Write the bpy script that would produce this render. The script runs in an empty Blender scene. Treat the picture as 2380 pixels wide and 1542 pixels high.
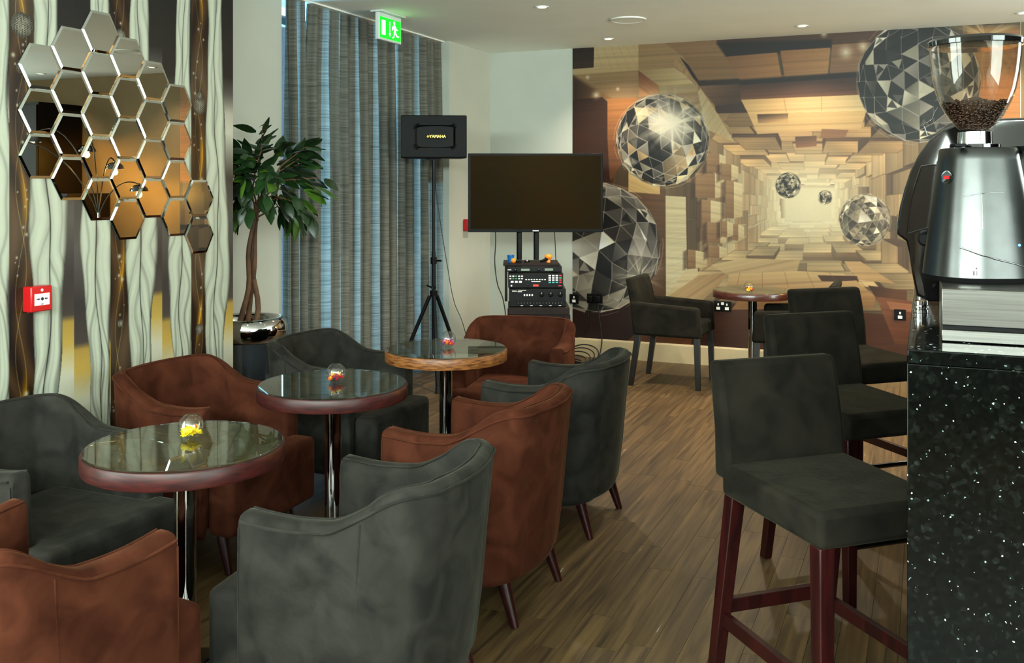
import bpy, math, random
import numpy as np
from mathutils import Vector, Matrix

# ------------------------------------------------------------------ camera, world, light, exposure
SC = bpy.context.scene
COL = SC.collection
YAW = math.radians(23.1)
EYE = 1.53
cam_data = bpy.data.cameras.new('camera')
cam_data.sensor_width = 36.0
cam_data.lens = 36.0 * 2250 / 2380
cam_data.shift_y = -(771 - 433) / 2380
cam_data.clip_start = 0.05
camera = bpy.data.objects.new('camera', cam_data)
camera.location = (0, 0, EYE)
camera.rotation_euler = (math.pi / 2, 0, YAW)
COL.objects.link(camera)
SC.camera = camera

SC.view_settings.view_transform = 'Standard'
SC.view_settings.look = 'None'
SC.view_settings.gamma = 1.0
SC.view_settings.use_curve_mapping = False
SC.view_settings.exposure = 0.55
SC.cycles.use_denoising = True
SC.cycles.use_adaptive_sampling = True
SC.cycles.adaptive_threshold = 0.08
SC.cycles.max_bounces = 8
SC.cycles.diffuse_bounces = 4
SC.cycles.glossy_bounces = 4
SC.cycles.transparent_max_bounces = 14
SC.cycles.sample_clamp_indirect = 6.0
SC.cycles.caustics_reflective = False
SC.cycles.caustics_refractive = False

world = bpy.data.worlds.new('sky')
SC.world = world
world.use_nodes = True
wbg = world.node_tree.nodes['Background']
wbg.inputs[0].default_value = (0.45, 0.62, 0.85, 1)
wbg.inputs[1].default_value = 0.25


def area_light(name, loc, rot, size, size_y, color, watts, spread=180):
    d = bpy.data.lights.new(name, 'AREA')
    d.shape = 'RECTANGLE'
    d.size = size
    d.size_y = size_y
    d.color = color
    d.energy = watts
    d.spread = math.radians(spread)
    o = bpy.data.objects.new(name, d)
    o.location = loc
    o.rotation_euler = rot
    COL.objects.link(o)
    return o


XL = -3.40      # mirror wall
# daylight through the windows: one behind the curtain, two in the mirror wall on this side of the camera; then two added fills
area_light('curtain_window_daylight', (-4.5, 6.3, 1.45), (0, -math.pi / 2, 0), 2.6, 2.3, (0.22, 0.60, 1.0), 210)
area_light('side_window_daylight', (XL - 0.06, -1.45, 1.5), (0, -math.pi / 2, 0), 1.9, 1.5, (0.86, 1.0, 0.93), 90)
area_light('near_window_daylight', (XL - 0.06, 0.25, 1.5), (0, -math.pi / 2, 0), 1.9, 1.5, (0.86, 1.0, 0.93), 90)
area_light('added_rear_fill', (0.0, -2.485, 2.36), (math.pi / 2, 0, 0), 6.2, 0.46, (0.84, 1.0, 0.93), 520)  # added fill for ceiling and far walls; this rear window strip is unseen
area_light('added_bar_fill', (3.585, 2.8, 1.55), (0, math.pi / 2, 0), 2.0, 8.8, (0.85, 1.0, 0.93), 520)  # added ambient fill; the glazing on the bar side is invented
DOWNLIGHT_WATTS = 10       # front rows; the row by the mural burns brighter
DOWNLIGHT_COLOR = (1.0, 0.88, 0.70)

CEIL = 2.775
XC = -3.84      # curtain line
XW = -3.75      # white wall by the speaker
YB = 8.27       # mural wall
XR = 3.60
YF = -2.50
C_, S_ = math.cos(YAW), math.sin(YAW)


def ray(px, py):
    a = (px - 1190) / 2250
    return Vector((a * C_ - S_, a * S_ + C_, -(py - 433) / 2250))


def at_z(px, py, z):
    d = ray(px, py)
    return Vector((0, 0, EYE)) + d * ((z - EYE) / d.z)


def at_y(px, py, y):
    d = ray(px, py)
    return Vector((0, 0, EYE)) + d * (y / d.y)


def at_x(px, py, x):
    d = ray(px, py)
    return Vector((0, 0, EYE)) + d * (x / d.x)


def at_d(px, py, depth):
    return Vector((0, 0, EYE)) + ray(px, py) * depth


# ------------------------------------------------------------------ mesh helpers
class MB:
    def __init__(self):
        self.v, self.f = [], []

    def add(self, verts, faces):
        n = len(self.v)
        self.v += [tuple(p) for p in verts]
        self.f += [tuple(i + n for i in q) for q in faces]
        return self

    def box(self, x0, x1, y0, y1, z0, z1, m=None):
        p = [(x, y, z) for z in (z0, z1) for y in (y0, y1) for x in (x0, x1)]
        if m is not None:
            p = [m @ Vector(q) for q in p]
        return self.add(p, [(0, 2, 3, 1), (4, 5, 7, 6), (0, 1, 5, 4), (2, 6, 7, 3), (0, 4, 6, 2), (1, 3, 7, 5)])

    def prism(self, pts, z0, z1, m=None):
        """outline in the xy plane extruded along z"""
        n = len(pts)
        p = [(x, y, z0) for x, y in pts] + [(x, y, z1) for x, y in pts]
        if m is not None:
            p = [m @ Vector(q) for q in p]
        return self.add(p, [tuple(range(n - 1, -1, -1)), tuple(range(n, 2 * n))] +
                        [(i, (i + 1) % n, n + (i + 1) % n, n + i) for i in range(n)])

    def lathe(self, prof, seg=32, c=(0, 0, 0), cap=True, m=None):
        p, f = [], []
        for r, z in prof:
            for k in range(seg):
                a = 2 * math.pi * k / seg
                p.append((c[0] + r * math.cos(a), c[1] + r * math.sin(a), c[2] + z))
        if m is not None:
            p = [m @ Vector(q) for q in p]
        for i in range(len(prof) - 1):
            for k in range(seg):
                k2 = (k + 1) % seg
                f.append((i * seg + k, i * seg + k2, (i + 1) * seg + k2, (i + 1) * seg + k))
        if cap:
            f.append(tuple(range(seg - 1, -1, -1)))
            f.append(tuple(range((len(prof) - 1) * seg, len(prof) * seg)))
        return self.add(p, f)

    def loft(self, secs, closed=True, caps=True):
        n = len(secs[0])
        p = [q for s in secs for q in s]
        f = []
        for i in range(len(secs) - 1):
            for k in range(n if closed else n - 1):
                k2 = (k + 1) % n
                f.append((i * n + k, i * n + k2, (i + 1) * n + k2, (i + 1) * n + k))
        if caps:
            f.append(tuple(range(n - 1, -1, -1)))
            f.append(tuple(range((len(secs) - 1) * n, len(secs) * n)))
        return self.add(p, f)

    def tube(self, pts, r, seg=8):
        pts = [Vector(q) for q in pts]
        rs = r if isinstance(r, (list, tuple)) else [r] * len(pts)
        secs = []
        up = Vector((0, 0, 1))
        t0 = (pts[1] - pts[0]).normalized()
        ref = up if abs(t0.z) < 0.9 else Vector((1, 0, 0))
        u = t0.cross(ref).normalized()
        for i, q in enumerate(pts):
            t = (pts[min(i + 1, len(pts) - 1)] - pts[max(i - 1, 0)]).normalized()
            u = (u - t * u.dot(t)).normalized()
            w = t.cross(u)
            secs.append([q + (u * math.cos(2 * math.pi * k / seg) + w * math.sin(2 * math.pi * k / seg)) * rs[i] for k in range(seg)])
        return self.loft(secs)

    def beam(self, a, b, w0, w1=None, d0=None, d1=None):
        """square bar from a to b, sides along x and y"""
        w1 = w0 if w1 is None else w1
        d0 = w0 if d0 is None else d0
        d1 = w1 if d1 is None else d1
        a, b = Vector(a), Vector(b)
        secs = []
        for q, w, d in ((a, w0, d0), (b, w1, d1)):
            secs.append([q + Vector((sx * w / 2, sy * d / 2, 0)) for sx, sy in ((-1, -1), (1, -1), (1, 1), (-1, 1))])
        return self.loft(secs)

    def build(self, name, mat, parent=None, smooth=None, bevel=0, seg=2, loc=None, rot=None):
        me = bpy.data.meshes.new(name)
        me.from_pydata(self.v, [], self.f)
        me.update()
        if smooth is not None:
            me.polygons.foreach_set('use_smooth', [True] * len(me.polygons))
            me.set_sharp_from_angle(angle=math.radians(smooth))
        me.materials.append(M[mat] if isinstance(mat, str) else mat)
        o = bpy.data.objects.new(name, me)
        COL.objects.link(o)
        if parent is not None:
            o.parent = parent
        if loc is not None:
            o.location = loc
        if rot is not None:
            o.rotation_euler = rot
        if bevel:
            b = o.modifiers.new('bevel', 'BEVEL')
            b.width = bevel
            b.segments = seg
            b.limit_method = 'ANGLE'
            b.angle_limit = math.radians(40)
            me.polygons.foreach_set('use_smooth', [True] * len(me.polygons))
            me.set_sharp_from_angle(angle=math.radians(60))
        return o


def tag(o, label=None, cat=None, group=None, kind=None):
    if label:
        o['label'] = label
    if cat:
        o['category'] = cat
    if group:
        o['group'] = group
    if kind:
        o['kind'] = kind
    return o


def thing(name, label, cat, loc=(0, 0, 0), rotz=0, group=None):
    o = bpy.data.objects.new(name, None)
    o.empty_display_size = 0.1
    COL.objects.link(o)
    o.location = loc
    o.rotation_euler = (0, 0, rotz)
    return tag(o, label, cat, group)


def copy_tree(o, parent=None):
    c = o.copy()
    COL.objects.link(c)
    if parent is not None:
        c.parent = parent
        c.matrix_parent_inverse = o.matrix_parent_inverse.copy()
    for ch in [k for k in o.children]:
        copy_tree(ch, c)
    return c


def link_copy(o, parent, loc, rot=(0, 0, 0), scale=None):
    c = o.copy()
    COL.objects.link(c)
    c.parent = parent
    c.location = loc
    c.rotation_euler = rot
    if scale is not None:
        c.scale = scale
    return c


def text_mesh(body, size, name, mat, parent, loc, rot, align='CENTER', depth=0.0005, sx=1.0):
    cu = bpy.data.curves.new(name, 'FONT')
    cu.body = body
    cu.size = size
    cu.align_x = align
    cu.align_y = 'CENTER'
    cu.extrude = depth
    tmp = bpy.data.objects.new(name + '_source', cu)
    COL.objects.link(tmp)
    bpy.context.view_layer.update()
    me = bpy.data.meshes.new_from_object(tmp.evaluated_get(bpy.context.evaluated_depsgraph_get()))
    bpy.data.objects.remove(tmp)
    me.materials.clear()
    me.materials.append(M[mat])
    o = bpy.data.objects.new(name, me)
    COL.objects.link(o)
    if parent is not None:
        o.parent = parent
    o.location = loc
    o.rotation_euler = rot
    o.scale = (sx, 1, 1)
    return o


# ------------------------------------------------------------------ materials
M = {}


def lin(c):
    return tuple(((v / 255) / 12.92 if v / 255 <= 0.04045 else (((v / 255) + 0.055) / 1.055) ** 2.4) for v in c)


def mat(name, col, col2=None, scale=6.0, rough=0.5, metal=0.0, bump=0.0, bscale=None, sheen=0.0, coat=0.0, spec=0.5,
        stretch=(1, 1, 1), emit=None, emit_strength=0.0, detail=4.0, per_object=0.0, lo=0.35, hi=0.65, distort=0.0,
        sheen_tint=None, aniso=0.0):
    m = bpy.data.materials.new(name)
    m.use_nodes = True
    nt = m.node_tree
    b = nt.nodes['Principled BSDF']
    b.inputs['Roughness'].default_value = rough
    b.inputs['Metallic'].default_value = metal
    b.inputs['Specular IOR Level'].default_value = spec
    b.inputs['Sheen Weight'].default_value = sheen
    if sheen_tint:
        b.inputs['Sheen Tint'].default_value = (*lin(sheen_tint), 1)
    b.inputs['Sheen Roughness'].default_value = 0.35
    b.inputs['Coat Weight'].default_value = coat
    b.inputs['Coat Roughness'].default_value = 0.06
    b.inputs['Anisotropic'].default_value = aniso
    if emit:
        b.inputs['Emission Color'].default_value = (*lin(emit), 1)
        b.inputs['Emission Strength'].default_value = emit_strength
    tc = nt.nodes.new('ShaderNodeTexCoord')
    mp = nt.nodes.new('ShaderNodeMapping')
    mp.inputs['Scale'].default_value = stretch
    nt.links.new(tc.outputs['Object'], mp.inputs['Vector'])
    vec = mp.outputs['Vector']
    info = nt.nodes.new('ShaderNodeObjectInfo')
    add = nt.nodes.new('ShaderNodeVectorMath')
    add.operation = 'MULTIPLY_ADD'
    nt.links.new(info.outputs['Random'], add.inputs[0])
    add.inputs[1].default_value = (37.0, 23.0, 51.0)
    nt.links.new(vec, add.inputs[2])
    vec = add.outputs[0]
    n = nt.nodes.new('ShaderNodeTexNoise')
    n.inputs['Scale'].default_value = scale
    n.inputs['Detail'].default_value = detail
    n.inputs['Distortion'].default_value = distort
    nt.links.new(vec, n.inputs['Vector'])
    r = nt.nodes.new('ShaderNodeValToRGB')
    c1 = lin(col)
    c2 = lin(col2) if col2 else tuple(v * 0.92 for v in c1)
    r.color_ramp.elements[0].position = lo
    r.color_ramp.elements[0].color = (*c1, 1)
    r.color_ramp.elements[1].position = hi
    r.color_ramp.elements[1].color = (*c2, 1)
    nt.links.new(n.outputs['Fac'], r.inputs['Fac'])
    out = r.outputs['Color']
    if per_object:
        hs = nt.nodes.new('ShaderNodeHueSaturation')
        mr = nt.nodes.new('ShaderNodeMapRange')
        mr.inputs['To Min'].default_value = 1 - per_object
        mr.inputs['To Max'].default_value = 1 + per_object
        nt.links.new(info.outputs['Random'], mr.inputs['Value'])
        nt.links.new(mr.outputs['Result'], hs.inputs['Value'])
        nt.links.new(out, hs.inputs['Color'])
        out = hs.outputs['Color']
    nt.links.new(out, b.inputs['Base Color'])
    if bump:
        n2 = nt.nodes.new('ShaderNodeTexNoise')
        n2.inputs['Scale'].default_value = bscale or scale * 4
        n2.inputs['Detail'].default_value = 3
        nt.links.new(vec, n2.inputs['Vector'])
        bp = nt.nodes.new('ShaderNodeBump')
        bp.inputs['Strength'].default_value = bump
        bp.inputs['Distance'].default_value = 0.01
        nt.links.new(n2.outputs['Fac'], bp.inputs['Height'])
        nt.links.new(bp.outputs['Normal'], b.inputs['Normal'])
    M[name] = m
    return m


def thin_glass(name, tint=(1, 1, 1), ior=1.5, rough=0.0, twice=False, haze=0.0):
    m = bpy.data.materials.new(name)
    m.use_nodes = True
    nt = m.node_tree
    nt.nodes.clear()
    out = nt.nodes.new('ShaderNodeOutputMaterial')
    tr = nt.nodes.new('ShaderNodeBsdfTransparent')
    tr.inputs[0].default_value = (*tint, 1)
    gl = nt.nodes.new('ShaderNodeBsdfGlossy')
    gl.inputs['Roughness'].default_value = rough
    fr = nt.nodes.new('ShaderNodeFresnel')
    geo = nt.nodes.new('ShaderNodeNewGeometry')
    sw = nt.nodes.new('ShaderNodeMapRange')
    sw.inputs['To Min'].default_value = ior
    sw.inputs['To Max'].default_value = 1 / ior
    nt.links.new(geo.outputs['Backfacing'], sw.inputs['Value'])
    nt.links.new(sw.outputs['Result'], fr.inputs[0])      # the same reflection on both sides of the sheet
    fac = fr.outputs[0]
    if twice:
        a = nt.nodes.new('ShaderNodeMath'); a.operation = 'SUBTRACT'; a.inputs[0].default_value = 1
        nt.links.new(fac, a.inputs[1])
        b = nt.nodes.new('ShaderNodeMath'); b.operation = 'MULTIPLY'
        nt.links.new(a.outputs[0], b.inputs[0]); nt.links.new(a.outputs[0], b.inputs[1])
        c = nt.nodes.new('ShaderNodeMath'); c.operation = 'SUBTRACT'; c.inputs[0].default_value = 1
        nt.links.new(b.outputs[0], c.inputs[1])
        fac = c.outputs[0]
    nz = nt.nodes.new('ShaderNodeTexNoise'); nz.inputs['Scale'].default_value = 9.0
    mr = nt.nodes.new('ShaderNodeMapRange')
    mr.inputs['To Min'].default_value = rough
    mr.inputs['To Max'].default_value = rough + 0.02
    nt.links.new(nz.outputs['Fac'], mr.inputs['Value'])
    nt.links.new(mr.outputs['Result'], gl.inputs['Roughness'])
    mx = nt.nodes.new('ShaderNodeMixShader')
    nt.links.new(fac, mx.inputs[0])
    nt.links.new(tr.outputs[0], mx.inputs[1])
    nt.links.new(gl.outputs[0], mx.inputs[2])
    nt.links.new(mx.outputs[0], out.inputs[0])
    M[name] = m
    return m


mat('wall_paint', (175, 178, 168), (171, 174, 164), scale=3, rough=0.75, bump=0.04, bscale=120)
mat('ceiling_paint', (244, 246, 238), (240, 242, 234), scale=2, rough=0.85, bump=0.02, bscale=150)
mat('skirting_paint', (184, 166, 130), (178, 160, 124), scale=4, rough=0.45)
mat('grey_velvet', (29, 28, 26), (47, 45, 41), scale=9, rough=0.9, sheen=0.08, bump=0.12, bscale=60, spec=0.02, sheen_tint=(190, 190, 170), detail=9, lo=0.34, hi=0.72, distort=0.7)
mat('dark_velvet', (21, 20, 17), (34, 31, 26), scale=9, rough=0.9, sheen=0.08, bump=0.12, bscale=60, spec=0.02, sheen_tint=(180, 175, 150), detail=9, lo=0.34, hi=0.72, distort=0.7)
mat('brown_velvet', (48, 23, 15), (72, 38, 26), scale=9, rough=0.9, sheen=0.08, bump=0.12, bscale=60, spec=0.02, sheen_tint=(215, 150, 110), detail=9, lo=0.34, hi=0.72, distort=0.7)
mat('mahogany_leg', (44, 12, 11), (26, 8, 8), scale=8, rough=0.3, spec=0.3, coat=0.12, stretch=(6, 6, 0.6))
mat('black_leg', (16, 14, 13), (10, 9, 9), scale=8, rough=0.4)
mat('mahogany_rim', (60, 20, 17), (34, 12, 11), scale=6, rough=0.4, spec=0.3, coat=0.0, stretch=(3, 3, 22), detail=6)
mat('worn_rim', (142, 90, 45), (78, 42, 21), scale=7, rough=0.4, spec=0.3, coat=0.0, stretch=(3, 3, 22), detail=7)
mat('dark_rim', (78, 40, 30), (54, 26, 20), scale=6, rough=0.3, coat=0.3, stretch=(3, 3, 22))
mat('table_wood', (92, 66, 36), (54, 37, 20), scale=10, rough=0.5, stretch=(1, 8, 1))
mat('chrome', (200, 200, 198), (190, 190, 190), scale=3, rough=0.05, metal=1.0)
mat('dark_chrome', (120, 122, 124), (104, 106, 110), scale=3, rough=0.08, metal=1.0)
mat('brushed_steel', (112, 110, 105), (98, 96, 92), scale=14, rough=0.32, metal=1.0, stretch=(0.3, 0.3, 18))
mat('silver_paint', (74, 75, 74), (69, 70, 69), scale=20, rough=0.30, metal=1.0)
mat('black_gloss', (10, 9, 9), (14, 12, 12), scale=3, rough=0.07, coat=0.6)
mat('black_plastic', (9, 9, 9), (13, 13, 13), scale=9, rough=0.45, spec=0.08)
mat('grille_plastic', (7, 7, 8), (10, 10, 11), scale=9, rough=0.35, spec=0.04)
mat('dimmed_bar_paint', (108, 86, 54), (100, 80, 49), scale=3, rough=0.8)  # dimness and lamp warmth put into this wall colour
mat('front_wall_paint', (96, 82, 66), (88, 74, 60), scale=3, rough=0.8)
mat('black_metal', (11, 11, 12), (15, 15, 16), scale=9, rough=0.35, spec=0.15)
mat('rubber', (18, 18, 18), (12, 12, 12), scale=9, rough=0.7)
mat('cable_rubber', (20, 18, 15), (14, 12, 10), scale=9, rough=0.6)
mat('screen', (30, 22, 11), (24, 21, 13), scale=1.5, rough=0.3, spec=0.0)
mat('mirror', (178, 181, 175), (176, 179, 173), scale=2, rough=0.0, metal=1.0)
mat('mirror_bevel', (232, 236, 230), (225, 230, 224), scale=2, rough=0.01, metal=1.0)
mat('mirror_edge', (70, 84, 78), (58, 70, 66), scale=9, rough=0.25)
mat('red_plastic', (186, 22, 24), (170, 18, 20), scale=5, rough=0.3)
mat('white_plastic', (226, 226, 220), (218, 218, 212), scale=5, rough=0.4)
mat('white_print', (236, 236, 230), (228, 228, 222), scale=5, rough=0.5)
mat('black_print', (12, 12, 12), (18, 18, 18), scale=5, rough=0.5)
mat('gold_print', (220, 184, 70), (204, 166, 58), scale=30, rough=0.3, metal=0.6)
mat('teal_print', (60, 170, 170), (50, 150, 150), scale=5, rough=0.4)
mat('green_print', (60, 140, 80), (50, 120, 70), scale=5, rough=0.4)
mat('red_display', (190, 40, 30), (170, 30, 24), scale=5, rough=0.4, emit=(220, 40, 30), emit_strength=0.6)
mat('lcd', (120, 134, 118), (104, 118, 104), scale=5, rough=0.3)
mat('exit_green', (10, 200, 40), (8, 190, 36), scale=5, rough=0.4, emit=(6, 214, 30), emit_strength=1.0)
mat('exit_white', (240, 255, 240), (236, 250, 236), scale=5, rough=0.4, emit=(235, 255, 235), emit_strength=1.1)
mat('exit_case', (200, 210, 205), (190, 200, 196), scale=5, rough=0.35)
mat('lamp_glow', (255, 236, 200), (255, 230, 190), scale=5, rough=0.5, emit=(255, 226, 176), emit_strength=9.0)
mat('blue_led', (60, 120, 255), (50, 110, 255), scale=5, rough=0.5, emit=(70, 140, 255), emit_strength=4.0)
mat('pot_soil', (40, 28, 18), (26, 18, 12), scale=30, rough=0.95, bump=0.6)
mat('pot_body', (116, 122, 128), (104, 110, 116), scale=4, rough=0.16, metal=0.9)
mat('bark', (96, 62, 36), (60, 38, 22), scale=14, rough=0.8, bump=0.5, stretch=(1, 1, 0.4))
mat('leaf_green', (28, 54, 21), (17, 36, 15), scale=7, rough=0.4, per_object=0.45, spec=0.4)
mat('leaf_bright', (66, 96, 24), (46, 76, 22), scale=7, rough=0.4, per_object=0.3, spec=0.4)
mat('blue_plastic', (10, 100, 170), (8, 90, 156), scale=5, rough=0.35)
mat('orange_plastic', (240, 130, 20), (226, 116, 16), scale=5, rough=0.4)
mat('flower_yellow', (250, 240, 20), (240, 200, 10), scale=40, rough=0.6)
mat('flower_red', (225, 24, 40), (190, 14, 30), scale=40, rough=0.6)
mat('flower_pink', (226, 40, 150), (190, 30, 130), scale=40, rough=0.6)
mat('flower_purple', (140, 80, 190), (110, 60, 170), scale=40, rough=0.6)
mat('flower_orange', (250, 130, 20), (230, 100, 10), scale=40, rough=0.6)
mat('beans', (44, 24, 14), (26, 13, 8), scale=12, rough=0.45, per_object=0.3)
mat('dark_wood', (30, 17, 14), (20, 11, 9), scale=8, rough=0.5, spec=0.15, stretch=(1, 8, 1))
mat('warm_wall', (214, 150, 60), (204, 140, 54), scale=3, rough=0.7)
mat('dark_panel', (20, 11, 8), (14, 8, 6), scale=4, rough=0.5, spec=0.15)
mat('window_frame', (70, 74, 76), (64, 68, 70), scale=5, rough=0.4)
thin_glass('table_glass', tint=(0.86, 0.92, 0.88), ior=1.62)
thin_glass('bowl_glass', tint=(0.985, 0.99, 0.985), ior=1.7)
thin_glass('hopper_plastic', tint=(0.93, 0.90, 0.86), ior=1.45)
thin_glass('window_glass', tint=(0.95, 0.98, 0.97), ior=1.5)
# ------------------------------------------------------------------ printed wall murals (flat prints, drawn in code)
def srgb_lin(a):
    a = np.clip(a, 0, 255) / 255.0
    return np.where(a <= 0.04045, a / 12.92, ((a + 0.055) / 1.055) ** 2.4)


class Canvas:
    """artwork canvas with its own units; polygons with anti-aliased edges and a colour per corner"""

    def __init__(self, x0, y0, x1, y1, col):
        self.x0, self.y0 = x0, y0
        self.w, self.h = int(x1 - x0), int(y1 - y0)
        self.a = np.empty((self.h, self.w, 3), np.float32)
        self.a[:] = col

    def window(self, xmin, ymin, xmax, ymax):
        i0 = max(0, int(xmin - self.x0) - 2); i1 = min(self.w, int(xmax - self.x0) + 3)
        j0 = max(0, int(ymin - self.y0) - 2); j1 = min(self.h, int(ymax - self.y0) + 3)
        if i1 <= i0 or j1 <= j0:
            return None
        X, Y = np.meshgrid(np.arange(i0, i1) + self.x0 + 0.5, np.arange(j0, j1) + self.y0 + 0.5)
        return i0, i1, j0, j1, X, Y

    def poly(self, pts, col, col2=None, axis=None, alpha=1.0, soft=1.0, grain=0.0, seed=0):
        """convex polygon; col->col2 along axis ((x,y),(x,y))"""
        p = np.array(pts, float)
        w = self.window(p[:, 0].min(), p[:, 1].min(), p[:, 0].max(), p[:, 1].max())
        if w is None:
            return
        i0, i1, j0, j1, X, Y = w
        area = 0.5 * np.sum(p[:, 0] * np.roll(p[:, 1], -1) - np.roll(p[:, 0], -1) * p[:, 1])
        if abs(area) < 0.3:
            return
        if area < 0:
            p = p[::-1]
        cov = np.full(X.shape, 1e9)
        for k in range(len(p)):
            a, b = p[k], p[(k + 1) % len(p)]
            e = b - a
            L = math.hypot(*e)
            if L < 1e-6:
                continue
            d = (e[0] * (Y - a[1]) - e[1] * (X - a[0])) / L
            cov = np.minimum(cov, d)
        cov = np.clip(cov / soft + 0.5, 0, 1) * alpha
        c = np.empty(X.shape + (3,), np.float32)
        c[:] = col
        if col2 is not None:
            (ax, ay), (bx, by) = axis
            t = np.clip(((X - ax) * (bx - ax) + (Y - ay) * (by - ay)) / ((bx - ax) ** 2 + (by - ay) ** 2 + 1e-6), 0, 1)[..., None]
            c = c * (1 - t) + np.array(col2, np.float32) * t
        if grain:
            rs = np.random.RandomState(seed)
            n = rs.rand(64)
            ex = p[1] - p[0]
            ex = ex / (math.hypot(*ex) + 1e-6)
            q = ((X - p[0, 0]) * -ex[1] + (Y - p[0, 1]) * ex[0]) * 0.55
            k = np.floor(q).astype(int)
            fr = q - k
            g = n[k % 64] * (1 - fr) + n[(k + 1) % 64] * fr
            c = c * (1 + grain * (g - 0.5))[..., None]
        s = self.a[j0:j1, i0:i1]
        s[:] = s * (1 - cov[..., None]) + c * cov[..., None]

    def line(self, a, b, width, col, alpha=1.0):
        a, b = np.array(a, float), np.array(b, float)
        w = self.window(min(a[0], b[0]) - width, min(a[1], b[1]) - width, max(a[0], b[0]) + width, max(a[1], b[1]) + width)
        if w is None:
            return
        i0, i1, j0, j1, X, Y = w
        e = b - a
        L2 = e @ e + 1e-9
        t = np.clip(((X - a[0]) * e[0] + (Y - a[1]) * e[1]) / L2, 0, 1)
        d = np.hypot(X - a[0] - t * e[0], Y - a[1] - t * e[1])
        cov = (np.clip(width / 2 - d + 0.5, 0, 1) * alpha)[..., None]
        s = self.a[j0:j1, i0:i1]
        s[:] = s * (1 - cov) + np.array(col, np.float32) * cov

    def glow(self, x, y, r, col, alpha=1.0, power=2.0, rays=0, seed=0):
        w = self.window(x - r, y - r, x + r, y + r)
        if w is None:
            return
        i0, i1, j0, j1, X, Y = w
        d = np.hypot(X - x, Y - y) / r
        g = np.clip(1 - d, 0, 1) ** power
        if rays:
            th = np.arctan2(Y - y, X - x)
            rs = np.random.RandomState(seed)
            m = np.zeros_like(th)
            for k in range(rays):
                m = np.maximum(m, np.exp(-((np.angle(np.exp(1j * (th - rs.rand() * 6.283)))) / (0.03 + 0.07 * rs.rand())) ** 2) * (0.4 + 0.6 * rs.rand()))
            g = g * (0.45 + 0.9 * m)
        g = (np.clip(g, 0, 1) * alpha)[..., None]
        s = self.a[j0:j1, i0:i1]
        s[:] = s * (1 - g) + np.array(col, np.float32) * g

    def sample(self, x, y):
        fx = np.clip(x - self.x0 - 0.5, 0, self.w - 1.001)
        fy = np.clip(y - self.y0 - 0.5, 0, self.h - 1.001)
        i, j = fx.astype(int), fy.astype(int)
        u, v = (fx - i)[..., None], (fy - j)[..., None]
        a = self.a
        return (a[j, i] * (1 - u) + a[j, i + 1] * u) * (1 - v) + (a[j + 1, i] * (1 - u) + a[j + 1, i + 1] * u) * v


def ico_faces(sub):
    g = (1 + 5 ** 0.5) / 2
    v = [Vector(p).normalized() for p in [(-1, g, 0), (1, g, 0), (-1, -g, 0), (1, -g, 0), (0, -1, g), (0, 1, g), (0, -1, -g), (0, 1, -g), (g, 0, -1), (g, 0, 1), (-g, 0, -1), (-g, 0, 1)]]
    f = [(0, 11, 5), (0, 5, 1), (0, 1, 7), (0, 7, 10), (0, 10, 11), (1, 5, 9), (5, 11, 4), (11, 10, 2), (10, 7, 6), (7, 1, 8), (3, 9, 4), (3, 4, 2), (3, 2, 6), (3, 6, 8), (3, 8, 9), (4, 9, 5), (2, 4, 11), (6, 2, 10), (8, 6, 7), (9, 8, 1)]
    t = [tuple(v[i] for i in q) for q in f]
    for _ in range(sub):
        n = []
        for a, b, c in t:
            ab, bc, ca = (a + b).normalized(), (b + c).normalized(), (c + a).normalized()
            n += [(a, ab, ca), (ab, b, bc), (ca, bc, c), (ab, bc, ca)]
        t = n
    return t


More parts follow.
